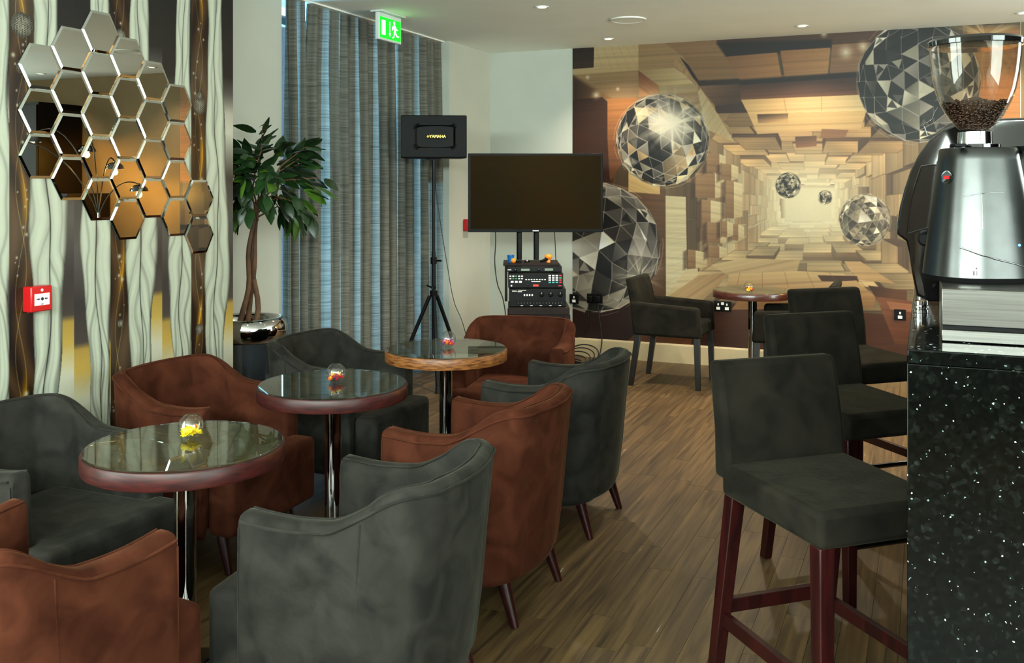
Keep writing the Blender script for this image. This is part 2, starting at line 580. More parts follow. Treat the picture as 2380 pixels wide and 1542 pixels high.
def facet_ball(cv, cx, cy, r, sub, seed, tones, line=None, lw=1.0, tilt=0.4, light=None, fade=None, squash=1.0):
    rnd = random.Random(seed)
    rot = Matrix.Rotation(tilt, 3, 'X') @ Matrix.Rotation(seed * 1.7, 3, 'Z')
    fs = []
    for t in ico_faces(sub):
        q = [rot @ p for p in t]
        n = (q[1] - q[0]).cross(q[2] - q[0])
        if n.z > 0:
            fs.append((n.normalized(), q))
    for n, q in fs:
        pts = [(cx + p.x * r, cy - p.y * r * squash) for p in q]
        k = rnd.random()
        c = tones[min(len(tones) - 1, int(k * len(tones)))]
        s1, s2 = 0.85 + 0.3 * rnd.random(), 0.6 + 0.7 * rnd.random()
        c = tuple(v * s1 for v in c)
        c2 = tuple(v * s2 for v in c)
        a = 1.0 if n.z > 0.25 else 0.8
        if fade is not None:
            a *= fade
        cv.poly(pts, c, c2, (pts[0], pts[2]), alpha=a, grain=0.0)
        if rnd.random() < 0.35:      # a smaller triangle mirrored inside the facet
            m = [(0.3 * pts[i][0] + 0.7 * pts[(i + 1) % 3][0], 0.3 * pts[i][1] + 0.7 * pts[(i + 1) % 3][1]) for i in range(3)]
            cv.poly(m, tones[rnd.randrange(len(tones))], alpha=0.8 * a)
    if r > 50 and sub >= 2:
        for tri in ico_faces(sub - 1):
            q = [rot @ p for p in tri]
            n = (q[1] - q[0]).cross(q[2] - q[0])
            if n.z <= 0 or rnd.random() > 0.42:
                continue
            pts = [(cx + p.x * r * 1.01, cy - p.y * r * squash * 1.01) for p in q]
            g = sum(q_.x + q_.y for q_ in q) / 3
            c = tones[-1 if rnd.random() < 0.12 else rnd.randrange(len(tones))]
            s1 = 0.7 + 0.35 * g + 0.2 * rnd.random()
            cv.poly(pts, tuple(v * s1 for v in c), tuple(min(235, v * s1 * 1.5 + 12) for v in c), (pts[0], pts[1]), alpha=0.82)
    if line:
        for k in range(46):
            if rnd.random() < 0.7:
                a0, a1 = 2 * math.pi * k / 46, 2 * math.pi * (k + 1) / 46
                w0 = 1.03 + 0.02 * math.sin(3 * a0 + seed)
                cv.line((cx + r * w0 * math.cos(a0), cy + r * w0 * math.sin(a0)), (cx + r * w0 * math.cos(a1), cy + r * w0 * math.sin(a1)), lw * 0.8, line, alpha=0.6)
        for n, q in fs:
            pts = [(cx + p.x * r, cy - p.y * r * squash) for p in q]
            for i in range(3):
                if rnd.random() < 0.30:
                    cv.line(pts[i], pts[(i + 1) % 3], lw, line, alpha=0.75)


def tunnel_art():
    cv = Canvas(1322, 40, 2400, 840, (150, 118, 86))
    VX, VY, HW, HT, HB = 1878.0, 474.0, 66.0, 46.0, 44.0
    rnd = random.Random(11)
    cream = np.array((222, 214, 182), float)

    def fog(c, k):
        t = min(1.0, max(0.0, 1.0 / k)) ** 1.15
        return tuple(np.array(c) * (1 - t) + cream * t)

    ks = [1.0]
    while ks[-1] < 10.5:
        ks.append(ks[-1] * (1.13 + 0.012 * len(ks)))
    sides = ('left', 'right', 'top', 'bottom')

    def proj(side, u, p, k):
        # u in [-1,1] along the side, p inward protrusion
        if side == 'top':
            return (VX + k * u * HW, VY - k * HT * (1 - p))
        if side == 'bottom':
            return (VX + k * u * HW, VY + k * HB * (1 - p))
        y = u * (HB if u > 0 else HT)
        if side == 'left':
            return (VX - k * HW * (1 - p), VY + k * y)
        return (VX + k * HW * (1 - p), VY + k * y)

    face_tone = {'top': (196, 160, 112), 'bottom': (206, 180, 136), 'left': (168, 136, 100), 'right': (186, 158, 120)}
    front_tone = {'top': (112, 78, 56), 'bottom': (142, 110, 80), 'left': (206, 190, 152), 'right': (116, 88, 66)}
    cv.poly([(1322, 40), (2400, 40), (2400, 840), (1322, 840)], fog((110, 78, 54), 8))
    for i in range(len(ks) - 1):
        k0, k1 = ks[i], ks[i + 1]
        for side in sides:
            n = rnd.choice((4, 5, 6)) if side in ('top', 'bottom') else rnd.choice((4, 5, 5, 6))
            cuts = [-1.0]
            for j in range(n):
                cuts.append(cuts[-1] + rnd.uniform(0.7, 1.3))
            w = cuts[-1] + 1
            cuts = [-1 + 2 * (c + 1) / w for c in cuts]
            for j in range(n):
                u0, u1 = cuts[j], cuts[j + 1]
                p = rnd.choice((0.0, 0.03, 0.08, 0.13, 0.18, 0.05))
                sh = rnd.uniform(0.82, 1.1)
                near = max(0.0, (k1 - 3.0) / 6.0)
                fc = np.array(face_tone[side]) * sh * (1 - 0.35 * near)
                gc = np.array(front_tone[side]) * sh * (1 - 0.45 * near)
                a, b = proj(side, u0, p, k0), proj(side, u1, p, k0)
                c, d = proj(side, u1, p, k1), proj(side, u0, p, k1)
                # shadow gap, long face, then the face looking at us
                cv.poly([proj(side, u0, -0.02, k0), proj(side, u1, -0.02, k0), proj(side, u1, -0.02, k1), proj(side, u0, -0.02, k1)], fog((92, 66, 48), k1))
                cv.poly([a, b, c, d], fog(fc * 0.82, k0), fog(fc * 1.06, k1), (((a[0] + b[0]) / 2, (a[1] + b[1]) / 2), ((c[0] + d[0]) / 2, (c[1] + d[1]) / 2)), grain=0.12, seed=i * 40 + j)
                dk = fog((84, 60, 44), k1)
                for q0, q1 in ((a, b), (b, c), (d, a)):
                    cv.line(q0, q1, 0.9 + 0.35 * k1, dk, 0.32)
                for uu, w2 in ((u0, 1), (u1, -1)):
                    pts = [proj(side, uu, p, k0), proj(side, uu, p, k1), proj(side, uu, 0, k1), proj(side, uu, 0, k0)]
                    if (uu > 0.05 and w2 == 1) or (uu < -0.05 and w2 == -1):
                        cv.poly(pts, fog(gc * 0.8, k1), grain=0.1, seed=j)
                if p > 0:
                    e, f_ = proj(side, u1, 0, k1), proj(side, u0, 0, k1)
                    cv.poly([d, c, e, f_], fog(gc, k1), fog(gc * 0.62, k1), (d, f_), grain=0.12, seed=i * 31 + j)
    cv.glow(1880, 474, 150, (226, 220, 192), 0.95, 1.0)
    cv.poly([(1818, 432), (1944, 432), (1942, 520), (1820, 520)], (224, 218, 190), alpha=0.9, soft=14)

    W = lambda pts, c, c2=None, ax=None, **k: cv.poly(pts, c, c2, ax, grain=k.pop('grain', 0.10), **k)
    # ceiling boards, upper left
    W([(1330, 112), (1600, 96), (1700, 260), (1650, 330), (1330, 300)], (168, 142, 106))
    W([(1380, 108), (1525, 101), (1568, 158), (1484, 164), (1484, 226), (1420, 230), (1331, 178), (1331, 158)], (198, 182, 146), (186, 156, 112), ((1400, 110), (1440, 226)))
    for q in range(9):
        cv.line((1385 + q * 17, 108 - q), (1400 + q * 22, 160 + q * 3), 1.0, (170, 150, 116), 0.5)
    cv.poly([(1331, 176), (1420, 229), (1331, 236)], (84, 60, 44), (150, 116, 80), ((1331, 215), (1400, 222)), soft=10)
    W([(1330, 112), (1381, 108), (1380, 157), (1330, 161)], (66, 48, 40), (88, 66, 52), ((1330, 112), (1330, 160)))
    W([(1484, 164), (1568, 158), (1620, 194), (1532, 200)], (172, 150, 112), (194, 176, 134), ((1500, 165), (1580, 195)))
    W([(1484, 164), (1532, 200), (1530, 219), (1485, 226)], (140, 92, 66), (196, 156, 110), ((1490, 170), (1500, 224)))
    W([(1532, 200), (1622, 194), (1622, 214), (1532, 219)], (178, 158, 122))
    W([(1524, 101), (1546, 100), (1640, 188), (1704, 296), (1684, 300), (1618, 193), (1566, 150)], (58, 44, 38))
    W([(1566, 150), (1570, 136), (1622, 194), (1618, 200)], (176, 148, 112))
    W([(1546, 100), (1665, 94), (1686, 130), (1588, 132)], (158, 128, 96))
    W([(1588, 132), (1686, 130), (1720, 184), (1624, 188)], (152, 122, 86))
    cv.poly([(1624, 188), (1722, 183), (1728, 200), (1626, 199)], (72, 54, 46), soft=4)
    W([(1624, 200), (1722, 196), (1722, 240), (1662, 246)], (142, 112, 86), (104, 78, 58), ((1640, 200), (1690, 244)))
    W([(1662, 246), (1722, 240), (1740, 262), (1664, 264)], (86, 62, 52))
    W([(1622, 214), (1628, 205), (1668, 264), (1706, 330), (1640, 300)], (196, 178, 140))
    # top beams and boards on the right
    W([(1665, 94), (2100, 64), (2100, 104), (1690, 134)], (92, 66, 54), (120, 90, 70), ((1700, 100), (2080, 80)))
    cv.poly([(1666, 100), (1932, 92), (1934, 110), (1690, 134)], (52, 42, 38), soft=8)
    W([(1686, 132), (1806, 122), (1818, 186), (1722, 190)], (150, 114, 82), (178, 138, 94), ((1700, 130), (1790, 186)))
    W([(1814, 118), (1930, 111), (1924, 176), (1824, 181)], (166, 126, 88), (184, 146, 102), ((1820, 120), (1900, 176)))
    W([(1934, 104), (2030, 98), (2010, 166), (1928, 172)], (158, 126, 98))
    cv.poly([(1718, 186), (2015, 166), (2020, 182), (1720, 202)], (54, 42, 38), soft=6)
    W([(1720, 198), (2020, 178), (2020, 220), (1722, 232)], (92, 64, 52), (136, 96, 70), ((1850, 190), (1850, 226)))
    W([(1722, 232), (2012, 220), (2014, 258), (1740, 266)], (214, 184, 134), (206, 188, 146), ((1800, 240), (2000, 240)))
    cv.line((1822, 228), (1828, 262), 1.2, (168, 136, 96), 0.8)
    cv.line((1910, 224), (1910, 258), 1.2, (168, 136, 96), 0.8)
    W([(1740, 266), (2014, 258), (2000, 300), (1760, 312)], (204, 178, 130), (194, 168, 124), ((1800, 270), (1800, 308)))
    W([(1760, 266), (1832, 264), (1832, 286), (1762, 287)], (104, 82, 62), (196, 166, 120), ((1780, 266), (1784, 288)))
    W([(1848, 318), (1898, 316), (1898, 340), (1850, 344)], (110, 88, 70), (150, 116, 92), ((1860, 318), (1864, 342)))
    W([(1910, 300), (1972, 302), (1964, 320), (1906, 322)], (150, 116, 88))
    # left wall of the printed tunnel
    W([(1331, 232), (1400, 226), (1440, 262), (1420, 470), (1331, 470)], (84, 54, 38), (106, 66, 42), ((1340, 240), (1420, 460)))
    W([(1412, 230), (1480, 226), (1480, 330), (1420, 420), (1412, 400)], (186, 136, 84), (136, 92, 58), ((1440, 240), (1420, 400)))
    W([(1331, 300), (1412, 322), (1420, 470), (1331, 470)], (96, 58, 38), (84, 52, 36), ((1340, 310), (1400, 460)))
    W([(1392, 430), (1548, 440), (1548, 800), (1392, 800)], (132, 104, 80), (112, 80, 56), ((1500, 450), (1500, 760)))
    W([(1461, 372), (1534, 404), (1534, 452), (1461, 446)], (208, 182, 130))
    W([(1547, 455), (1594, 458), (1597, 628), (1548, 690)], (208, 198, 164), (214, 206, 176), ((1550, 470), (1580, 680)))
    for q in range(12):
        cv.line((1548, 470 + q * 17), (1595, 470 + q * 15), 0.8, (180, 166, 130), 0.45)
    # blocks standing out of the left wall
    for x0, y0, x1, y1, side in ((1616, 402, 1662, 461, 22), (1642, 356, 1672, 402, 14), (1676, 380, 1700, 420, 16), (1630, 464, 1652, 560, 34), (1686, 420, 1706, 508, 20),
                                 (1643, 516, 1674, 566, 24), (1598, 580, 1617, 624, 26), (1646, 570, 1672, 600, 18), (1700, 520, 1716, 560, 14), (1676, 512, 1690, 552, 14)):
        W([(x0, y0), (x1, y0 + 2), (x1, y1), (x0, y1 - 2)], (176, 148, 112), (152, 122, 90), ((x0, y0), (x1, y1)))
        W([(x1, y0 + 2), (x1 + side, y0 + 8), (x1 + side, y1 - 4), (x1, y1)], (214, 202, 166), (196, 178, 140), ((x1, y0), (x1 + side, y1)))
        cv.poly([(x0 - 10, y0 + 6), (x0, y0), (x0, y1), (x0 - 10, y1 + 4)], (96, 74, 58), alpha=0.6, soft=6)
    W([(1596, 626), (1622, 624), (1622, 640), (1550, 694), (1548, 688)], (210, 196, 160))
    # floor boards
    W([(1548, 692), (1626, 640), (1694, 634), (1668, 668), (1632, 698)], (196, 172, 132), (178, 150, 112), ((1580, 690), (1680, 640)))
    W([(1331, 712), (1560, 694), (1640, 700), (1900, 690), (2400, 700), (2400, 840), (1331, 840)], (112, 74, 52), (76, 48, 34), ((1700, 700), (1560, 820)))
    W([(1450, 800), (1560, 700), (1640, 712), (1600, 815)], (148, 106, 70), (124, 80, 48), ((1560, 700), (1480, 800)))
    W([(1652, 616), (1730, 600), (1780, 602), (1860, 604), (1852, 634), (1692, 640)], (202, 184, 144), (190, 168, 130), ((1700, 604), (1710, 638)))
    W([(1694, 638), (1850, 630), (1960, 636), (1990, 652), (1760, 668), (1690, 668)], (206, 182, 136), (184, 156, 116), ((1800, 634), (1800, 666)))
    W([(1850, 606), (2000, 608), (2106, 676), (2106, 700), (2010, 680), (1990, 650), (1850, 634)], (204, 178, 134), (190, 160, 118), ((1900, 610), (2060, 690)))
    W([(1900, 640), (1992, 642), (1996, 656), (1910, 654)], (104, 74, 56))
    W([(1740, 668), (1990, 652), (2036, 690), (2030, 716), (1700, 720)], (200, 170, 126), (170, 134, 96), ((1800, 660), (1800, 716)))
    W([(2018, 664), (2108, 676), (2108, 706), (2040, 700)], (96, 66, 50), (128, 92, 68), ((2020, 668), (2060, 704)))
    W([(2036, 690), (2120, 700), (2160, 800), (2080, 800)], (154, 108, 80), (130, 84, 58), ((2050, 700), (2110, 800)))
    W([(2060, 700), (2220, 720), (2220, 740), (2070, 720)], (176, 128, 94))
    for q in range(6):
        cv.line((1720 + q * 52, 634), (1712 + q * 60, 668), 1.2, (150, 120, 86), 0.7)
    cv.poly([(2240, 60), (2400, 60), (2400, 420), (2290, 420)], (170, 122, 74), (204, 150, 86), ((2250, 100), (2380, 400)), soft=20, grain=0.12)

    # mirror balls
    tones = [(46, 44, 42), (70, 68, 66), (120, 116, 110), (156, 152, 142), (206, 200, 180), (36, 34, 33), (190, 168, 130)]
    facet_ball(cv, 1384, 576, 152, 2, 3, [(70, 66, 64), (128, 124, 118), (176, 172, 160), (214, 208, 190), (54, 50, 48), (100, 96, 92)], line=(206, 202, 190), lw=1.3, tilt=0.35)
    facet_ball(cv, 1540, 326, 108, 2, 5, tones, line=(214, 212, 200), lw=1.1, tilt=0.5)
    cv.glow(1562, 288, 96, (222, 220, 204), 1.0, 0.9, rays=26, seed=4)
    cv.glow(1562, 292, 58, (226, 224, 208), 1.0, 0.7)
    facet_ball(cv, 2136, 188, 144, 2, 8, [(38, 37, 36), (52, 50, 48), (62, 60, 58), (128, 124, 118), (198, 194, 176), (44, 42, 40)], line=(196, 194, 186), lw=1.2, tilt=0.3)
    cv.glow(2290, 84, 120, (216, 200, 160), 0.8, 1.0, rays=24, seed=9)
    facet_ball(cv, 1832, 431, 30, 2, 2, [(50, 48, 44), (90, 86, 78), (200, 194, 170), (150, 144, 126)], tilt=0.2)
    facet_ball(cv, 1918, 459, 17, 1, 6, [(60, 58, 52), (120, 114, 100), (206, 200, 176), (160, 152, 132)], tilt=0.9)
    facet_ball(cv, 2010, 512, 61, 2, 4, [(88, 80, 72), (140, 132, 118), (212, 204, 178), (186, 176, 150), (226, 218, 192), (110, 102, 92)], line=(196, 188, 166), lw=0.8, tilt=0.6, fade=0.9)
    cv.glow(1486, 640, 70, (226, 220, 200), 0.9, 1.0, rays=22, seed=7)
    for x, y, r in ((1386, 221, 16), (1366, 180, 8), (1436, 207, 7), (1966, 122, 26), (2006, 108, 20), (1915, 79, 14)):
        cv.glow(x, y, r, (232, 226, 204), 0.9, 1.6)
    return cv


def ribbon_art(Y, Z):
    """white twisted ribbons with gold and graphite strips between them; Y along the wall, Z up"""
    P = 0.527
    u = (Y - 2.852 + 4 * P + 0.055) / P
    k = np.floor(u)
    t = (u - k) * P - 0.055            # 0 = middle of a gold strip
    ph = k * 1.9
    col = np.zeros(Y.shape + (3,))

    def put(mask, c):
        col[mask] = c[mask]

    # graphite strips: two bars side by side, fading from black through cream and grey to gold and white
    def bar(shift):
        q = Z + shift + 0.05 * np.sin(k * 2.3)
        stops = [(0.0, (120, 104, 84)), (0.35, (150, 132, 106)), (0.55, (222, 216, 192)), (0.72, (232, 228, 206)), (0.80, (226, 206, 150)), (0.86, (218, 182, 92)), (0.955, (196, 160, 78)), (0.985, (84, 74, 70)),
                 (1.15, (62, 59, 60)), (1.40, (96, 92, 90)), (1.62, (70, 68, 67)), (1.74, (150, 146, 136)), (1.86, (226, 222, 202)), (1.96, (206, 200, 182)), (2.06, (96, 92, 88)), (2.16, (38, 37, 37)), (2.8, (30, 29, 30))]
        xs = [s[0] for s in stops]
        return np.stack([np.interp(q, xs, [s[1][j] for s in stops]) for j in range(3)], -1)

    wav = 0.010 * np.sin(2 * math.pi * Z / 0.62 + ph)
    g0, g1 = 0.235 + wav, 0.31 + 0.008 * np.sin(2 * math.pi * Z / 0.5 + ph + 1)
    col[:] = bar(0.0)
    b2 = bar(0.13)
    put(t > 0.268, b2)
    # gold strips with veils and sparks
    veil = 0.5 + 0.5 * np.sin(2 * math.pi * (t / 0.10 + 0.55 * np.sin(2 * math.pi * Z / 0.9 + ph)) + Z * 5)
    base = np.stack([40 + 50 * veil, 25 + 37 * veil, 15 + 25 * veil], -1)
    flame = np.clip(np.sin(2 * math.pi * (Z / 0.83 + k * 0.37)), 0, 1) ** 3 * np.exp(-((t - 0.02 * np.sin(Z * 9 + ph)) / 0.014) ** 2)
    base = base + flame[..., None] * np.array((150, 104, 0))
    pale = np.clip(np.sin(2 * math.pi * (Z / 0.95 + k * 0.61 + 0.4)), 0, 1)[..., None] ** 1.5
    base = base * (1 - 0.45 * pale) + np.array((150, 130, 108)) * 0.45 * pale
    for q in (0.0, 2.1):
        thread = np.exp(-((t - 0.026 * np.sin(2 * math.pi * Z / 0.7 + q + ph)) / 0.0016) ** 2)
        base = base + thread[..., None] * np.array((90, 80, 40))
    rs = np.random.RandomState(5)
    for kk in range(int(k.min()), int(k.max()) + 1):
        yc = 2.852 - 4 * P + kk * P
        sel = np.abs(Y - yc) < 0.07
        if not sel.any():
            continue
        for _ in range(46):
            sy, sz, sr = yc + rs.uniform(-0.04, 0.04), rs.uniform(0.1, 2.7), rs.uniform(0.0025, 0.007) * (2 if rs.rand() < 0.1 else 1)
            m = sel & (np.abs(Z - sz) < sr * 4)
            if m.any():
                g = np.exp(-(((Y[m] - sy) ** 2 + (Z[m] - sz) ** 2) / sr ** 2))[:, None]
                base[m] = base[m] * (1 - g) + np.array((244, 236, 214)) * g
        for bz, br in {4: ((2.19, 0.052), (2.02, 0.026), (1.86, 0.015)), 5: ((2.22, 0.032), (0.9, 0.018)), 6: ((1.945, 0.046), (0.80, 0.028), (1.99, 0.024))}.get(kk, ((2.1, 0.04),)):
            d = np.hypot(Y - yc - 0.004, Z - bz) / br
            m = sel & (d < 1)
            if m.any():
                fac = (np.sin(Y[m] * 760 + 40 * Z[m]) * np.sin(Z[m] * 690 + Y[m] * 320) + 0.5 * np.sin(Y[m] * 1500) * np.sin(Z[m] * 1350) > 0.1)
                sh = np.clip(1.15 - d[m], 0.25, 1)
                tone = np.where(fac[:, None], np.array((226, 220, 196)), np.array((86, 74, 60))) * sh[:, None] ** 0.4
                base[m] = tone
    base = base * 0.86
    gold_half = 0.043 + 0.010 * np.sin(2 * math.pi * Z / 0.78 + ph)
    put(np.abs(t) < 0.085, base)
    # ribbons
    for c0, c1, s in ((0.045, 0.235, 0.0), (0.31, 0.484, 1.3)):
        e0 = c0 + 0.008 * np.sin(2 * math.pi * Z / 0.94 + s + ph) + 0.004 * np.sin(2 * math.pi * Z / 0.37 + s * 5 + ph)
        e1 = c1 + 0.010 * np.sin(2 * math.pi * Z / 0.83 + 2 * s + ph + 0.8) + 0.004 * np.sin(2 * math.pi * Z / 0.41 + s + ph)
        full = 0.60 + 0.40 * np.exp(-((Z - 1.32 - 0.08 * np.sin(ph + s)) / 0.52) ** 2)
        hold = e0 + (0.25 if s == 0.0 else 0.75) * (e1 - e0)
        e0, e1 = hold + (e0 - hold) * full, hold + (e1 - hold) * full
        w = (t - e0) / (e1 - e0)
        m = (w > 0) & (w < 1)
        # two lobes wrap over each other, each with fine near-vertical folds that lean together low down
        split = 0.50 + 0.09 * np.sin(2 * math.pi * Z / 1.07 + s * 2 + ph) + 0.05 * np.sin(2 * math.pi * Z / 0.46 + s + ph)
        lobe = np.clip(np.where(w < split, w / split, (w - split) / (1 - split)), 0, 1)
        lean = np.where(w < split, 1.0, -1.0)
        body = 0.86 + 0.14 * np.sin(math.pi * lobe) ** 0.6
        low = np.clip((1.25 - Z) / 0.7, 0, 1)
        bend = 0.22 * np.sin(2 * math.pi * Z / 0.62 + s * 3 + ph + lean) + 0.10 * np.sin(2 * math.pi * Z / 0.29 + s)
        f1 = lobe + bend + lean * low * Z * 1.9
        fold = (np.abs((f1 * 1.25 + s) % 1.0 - 0.5) * 2) ** 4 * (0.20 + 0.12 * low)
        fold2 = (np.abs((f1 * 2.7 + 0.3 + s) % 1.0 - 0.5) * 2) ** 3 * (0.04 + 0.12 * low)
        crease = np.exp(-((w - split) / 0.016) ** 2) * 0.66 + np.exp(-(w / 0.035) ** 2) * 0.30 + np.exp(-((1 - w) / 0.07) ** 2) * 0.42
        b = np.clip(body - fold - fold2 - crease, 0.10, 1.05)
        c = b[..., None] * np.array((228, 233, 212))
        put(m, c)
    return col


MURAL_GAIN = 0.53
RIBBON_GAIN = 0.56


def grid_print(name, P0, ux, uz, nx, nz, lin_rgb, parent=None, gloss=0.45):
    """a flat printed sheet whose ink is stored per vertex"""
    i, j = np.meshgrid(np.arange(nx), np.arange(nz))
    co = np.array(P0)[None, None, :] + i[..., None] / (nx - 1) * np.array(ux) + j[..., None] / (nz - 1) * np.array(uz)
    me = bpy.data.meshes.new(name)
    nv, nf = nx * nz, (nx - 1) * (nz - 1)
    me.vertices.add(nv)
    me.vertices.foreach_set('co', co.reshape(-1).astype(np.float32))
    a = (np.arange(nz - 1)[:, None] * nx + np.arange(nx - 1)[None, :]).reshape(-1)
    q = np.stack([a, a + 1, a + 1 + nx, a + nx], -1).reshape(-1)
    me.loops.add(nf * 4)
    me.loops.foreach_set('vertex_index', q.astype(np.int32))
    me.polygons.add(nf)
    me.polygons.foreach_set('loop_start', (np.arange(nf) * 4).astype(np.int32))
    me.update(calc_edges=True)
    at = me.color_attributes.new('ink', 'FLOAT_COLOR', 'POINT')
    rgba = np.ones((nv, 4), np.float32)
    rgba[:, :3] = lin_rgb.reshape(-1, 3)
    at.data.foreach_set('color', rgba.reshape(-1))
    o = bpy.data.objects.new(name, me)
    COL.objects.link(o)
    m = bpy.data.materials.new(name + '_print')
    m.use_nodes = True
    nt = m.node_tree
    b = nt.nodes['Principled BSDF']
    b.inputs['Roughness'].default_value = gloss
    b.inputs['Specular IOR Level'].default_value = 0.25
    vc = nt.nodes.new('ShaderNodeVertexColor')
    vc.layer_name = 'ink'
    tc = nt.nodes.new('ShaderNodeTexCoord')
    n = nt.nodes.new('ShaderNodeTexNoise')
    n.inputs['Scale'].default_value = 40
    nt.links.new(tc.outputs['Object'], n.inputs['Vector'])
    mx = nt.nodes.new('ShaderNodeMix')
    mx.data_type = 'RGBA'
    mx.blend_type = 'MULTIPLY'
    mx.inputs['Factor'].default_value = 0.10
    nt.links.new(vc.outputs['Color'], mx.inputs['A'])
    nt.links.new(n.outputs['Color'], mx.inputs['B'])
    nt.links.new(mx.outputs['Result'], b.inputs['Base Color'])
    me.materials.append(m)
    if parent is not None:
        o.parent = parent
    return o
# ------------------------------------------------------------------ the room
def struct(o):
    o['kind'] = 'structure'
    return o


floor = struct(MB().box(-4.3, XR + 0.1, YF - 0.2, YB + 0.1, -0.08, -0.005).build('floor', 'dark_wood'))


def plank_material():
    m = bpy.data.materials.new('oak_plank')
    m.use_nodes = True
    nt = m.node_tree
    b = nt.nodes['Principled BSDF']
    b.inputs['Roughness'].default_value = 0.42
    b.inputs['Specular IOR Level'].default_value = 0.35
    tc = nt.nodes.new('ShaderNodeTexCoord')
    info = nt.nodes.new('ShaderNodeObjectInfo')
    off = nt.nodes.new('ShaderNodeVectorMath'); off.operation = 'MULTIPLY_ADD'
    nt.links.new(info.outputs['Random'], off.inputs[0])
    off.inputs[1].default_value = (19, 31, 7)
    nt.links.new(tc.outputs['Object'], off.inputs[2])
    mp = nt.nodes.new('ShaderNodeMapping')
    mp.inputs['Scale'].default_value = (26, 1.3, 4)
    nt.links.new(off.outputs[0], mp.inputs['Vector'])
    n = nt.nodes.new('ShaderNodeTexNoise')
    n.inputs['Scale'].default_value = 1.6
    n.inputs['Detail'].default_value = 7
    n.inputs['Distortion'].default_value = 0.6
    nt.links.new(mp.outputs[0], n.inputs['Vector'])
    r = nt.nodes.new('ShaderNodeValToRGB')
    for p, c in ((0.30, (49, 35, 20)), (0.48, (68, 49, 28)), (0.60, (83, 61, 34)), (0.74, (99, 76, 43))):
        e = r.color_ramp.elements[0] if p == 0.30 else (r.color_ramp.elements[1] if p == 0.74 else r.color_ramp.elements.new(p))
        e.position = p
        e.color = (*lin(c), 1)
    nt.links.new(n.outputs['Fac'], r.inputs['Fac'])
    hs = nt.nodes.new('ShaderNodeHueSaturation')
    mr = nt.nodes.new('ShaderNodeMapRange')
    mr.inputs['To Min'].default_value = 0.82
    mr.inputs['To Max'].default_value = 1.14
    nt.links.new(info.outputs['Random'], mr.inputs['Value'])
    nt.links.new(mr.outputs[0], hs.inputs['Value'])
    hs.inputs['Saturation'].default_value = 0.95
    nt.links.new(r.outputs['Color'], hs.inputs['Color'])
    nt.links.new(hs.outputs[0], b.inputs['Base Color'])
    M['oak_plank'] = m


plank_material()
PW = 0.094
rnd = random.Random(3)
plank_meshes = []
for L in (0.72, 0.9, 1.08):
    p = MB().box(-PW / 2 + 0.0006, PW / 2 - 0.0006, -L / 2 + 0.0008, L / 2 - 0.0008, -0.005, 0.0)
    me = bpy.data.meshes.new('plank')
    me.from_pydata(p.v, [], p.f)
    me.materials.append(M['oak_plank'])
    plank_meshes.append((L, me))
spots = []
x = -3.84
while x < XR:
    y = YF + rnd.uniform(-0.7, 0.0)
    while y < YB:
        L, me = rnd.choice(plank_meshes)
        spots.append((x + PW / 2, y + L / 2, L, me))
        y += L
    x += PW


def in_view(x, y, L):
    f = -S_ * x + C_ * y
    if f < 1.6:
        return -1
    px = 1190 + 2250 * (C_ * x + S_ * y) / f
    py = 433 + 2250 * EYE / f
    if px < -100 or px > 2150 or py > 1800:
        return -1
    s = 2250 / f
    hidden = 0.2 if (px < 1150 and x < -1.5) else 1.0
    return s * hidden * (1.0 if py < 1560 else 0.6)


spots.sort(key=lambda q: -in_view(*q[:3]))
for x, y, L, me in spots[:298]:
    o = bpy.data.objects.new('plank', me)
    COL.objects.link(o)
    o.parent = floor
    o.location = (x, y, 0)
rest = MB()
for x, y, L, me in spots[298:]:
    rest.box(x - PW / 2 + 0.0006, x + PW / 2 - 0.0006, max(y - L / 2 + 0.0008, YF), min(y + L / 2, YB), -0.005, 0.0)
tag(rest.build('plank_floor_remainder', 'oak_plank', floor), kind='stuff')

ceiling = struct(MB().box(-4.3, XR + 0.1, YF - 0.2, YB + 0.1, CEIL, CEIL + 0.1).build('ceiling', 'ceiling_paint'))
wl = MB()
wl.box(-4.2, XL, 1.1, 4.17, 0, CEIL)
wl.box(-3.6, XL, YF, -2.25, 0, CEIL)
wl.box(-3.6, XL, -0.65, -0.55, 0.5, 2.5)
wl.box(-3.6, XL, -2.25, 1.1, 0, 0.5)
wl.box(-3.6, XL, -2.25, 1.1, 2.5, CEIL)
wl.box(-3.6, XL, 1.05, 1.1, 0.5, 2.5)
wall_left = struct(wl.build('wall_left', 'wall_paint'))
struct(MB().box(-4.2, XC - 0.02, 4.17, 5.22, 0, CEIL).build('wall_alcove', 'wall_paint'))
struct(MB().box(-4.2, XW, 7.42, YB, 0, CEIL).build('wall_corner', 'wall_paint'))
wall_back = struct(MB().box(-4.3, XR + 0.1, YB, YB + 0.1, 0, CEIL).build('wall_back', 'wall_paint'))
wr = MB()
wr.box(XR, XR + 0.15, YF, -1.7, 0, CEIL)
wr.box(XR, XR + 0.15, 7.3, YB, 0, CEIL)
wr.box(XR, XR + 0.15, -1.7, 7.3, 0, 0.5)
wr.box(XR, XR + 0.15, -1.7, 7.3, 2.6, CEIL)
struct(wr.build('wall_right', 'wall_paint'))
wf = MB()
wf.box(-3.7, XR + 0.1, YF - 0.1, YF, 0, 2.08)
wf.box(-3.7, XR + 0.1, YF - 0.1, YF, 2.64, CEIL)
wf.box(-3.7, -3.2, YF - 0.1, YF, 2.08, 2.64)
wf.box(3.2, XR + 0.1, YF - 0.1, YF, 2.08, 2.64)
struct(wf.build('wall_front', 'front_wall_paint'))


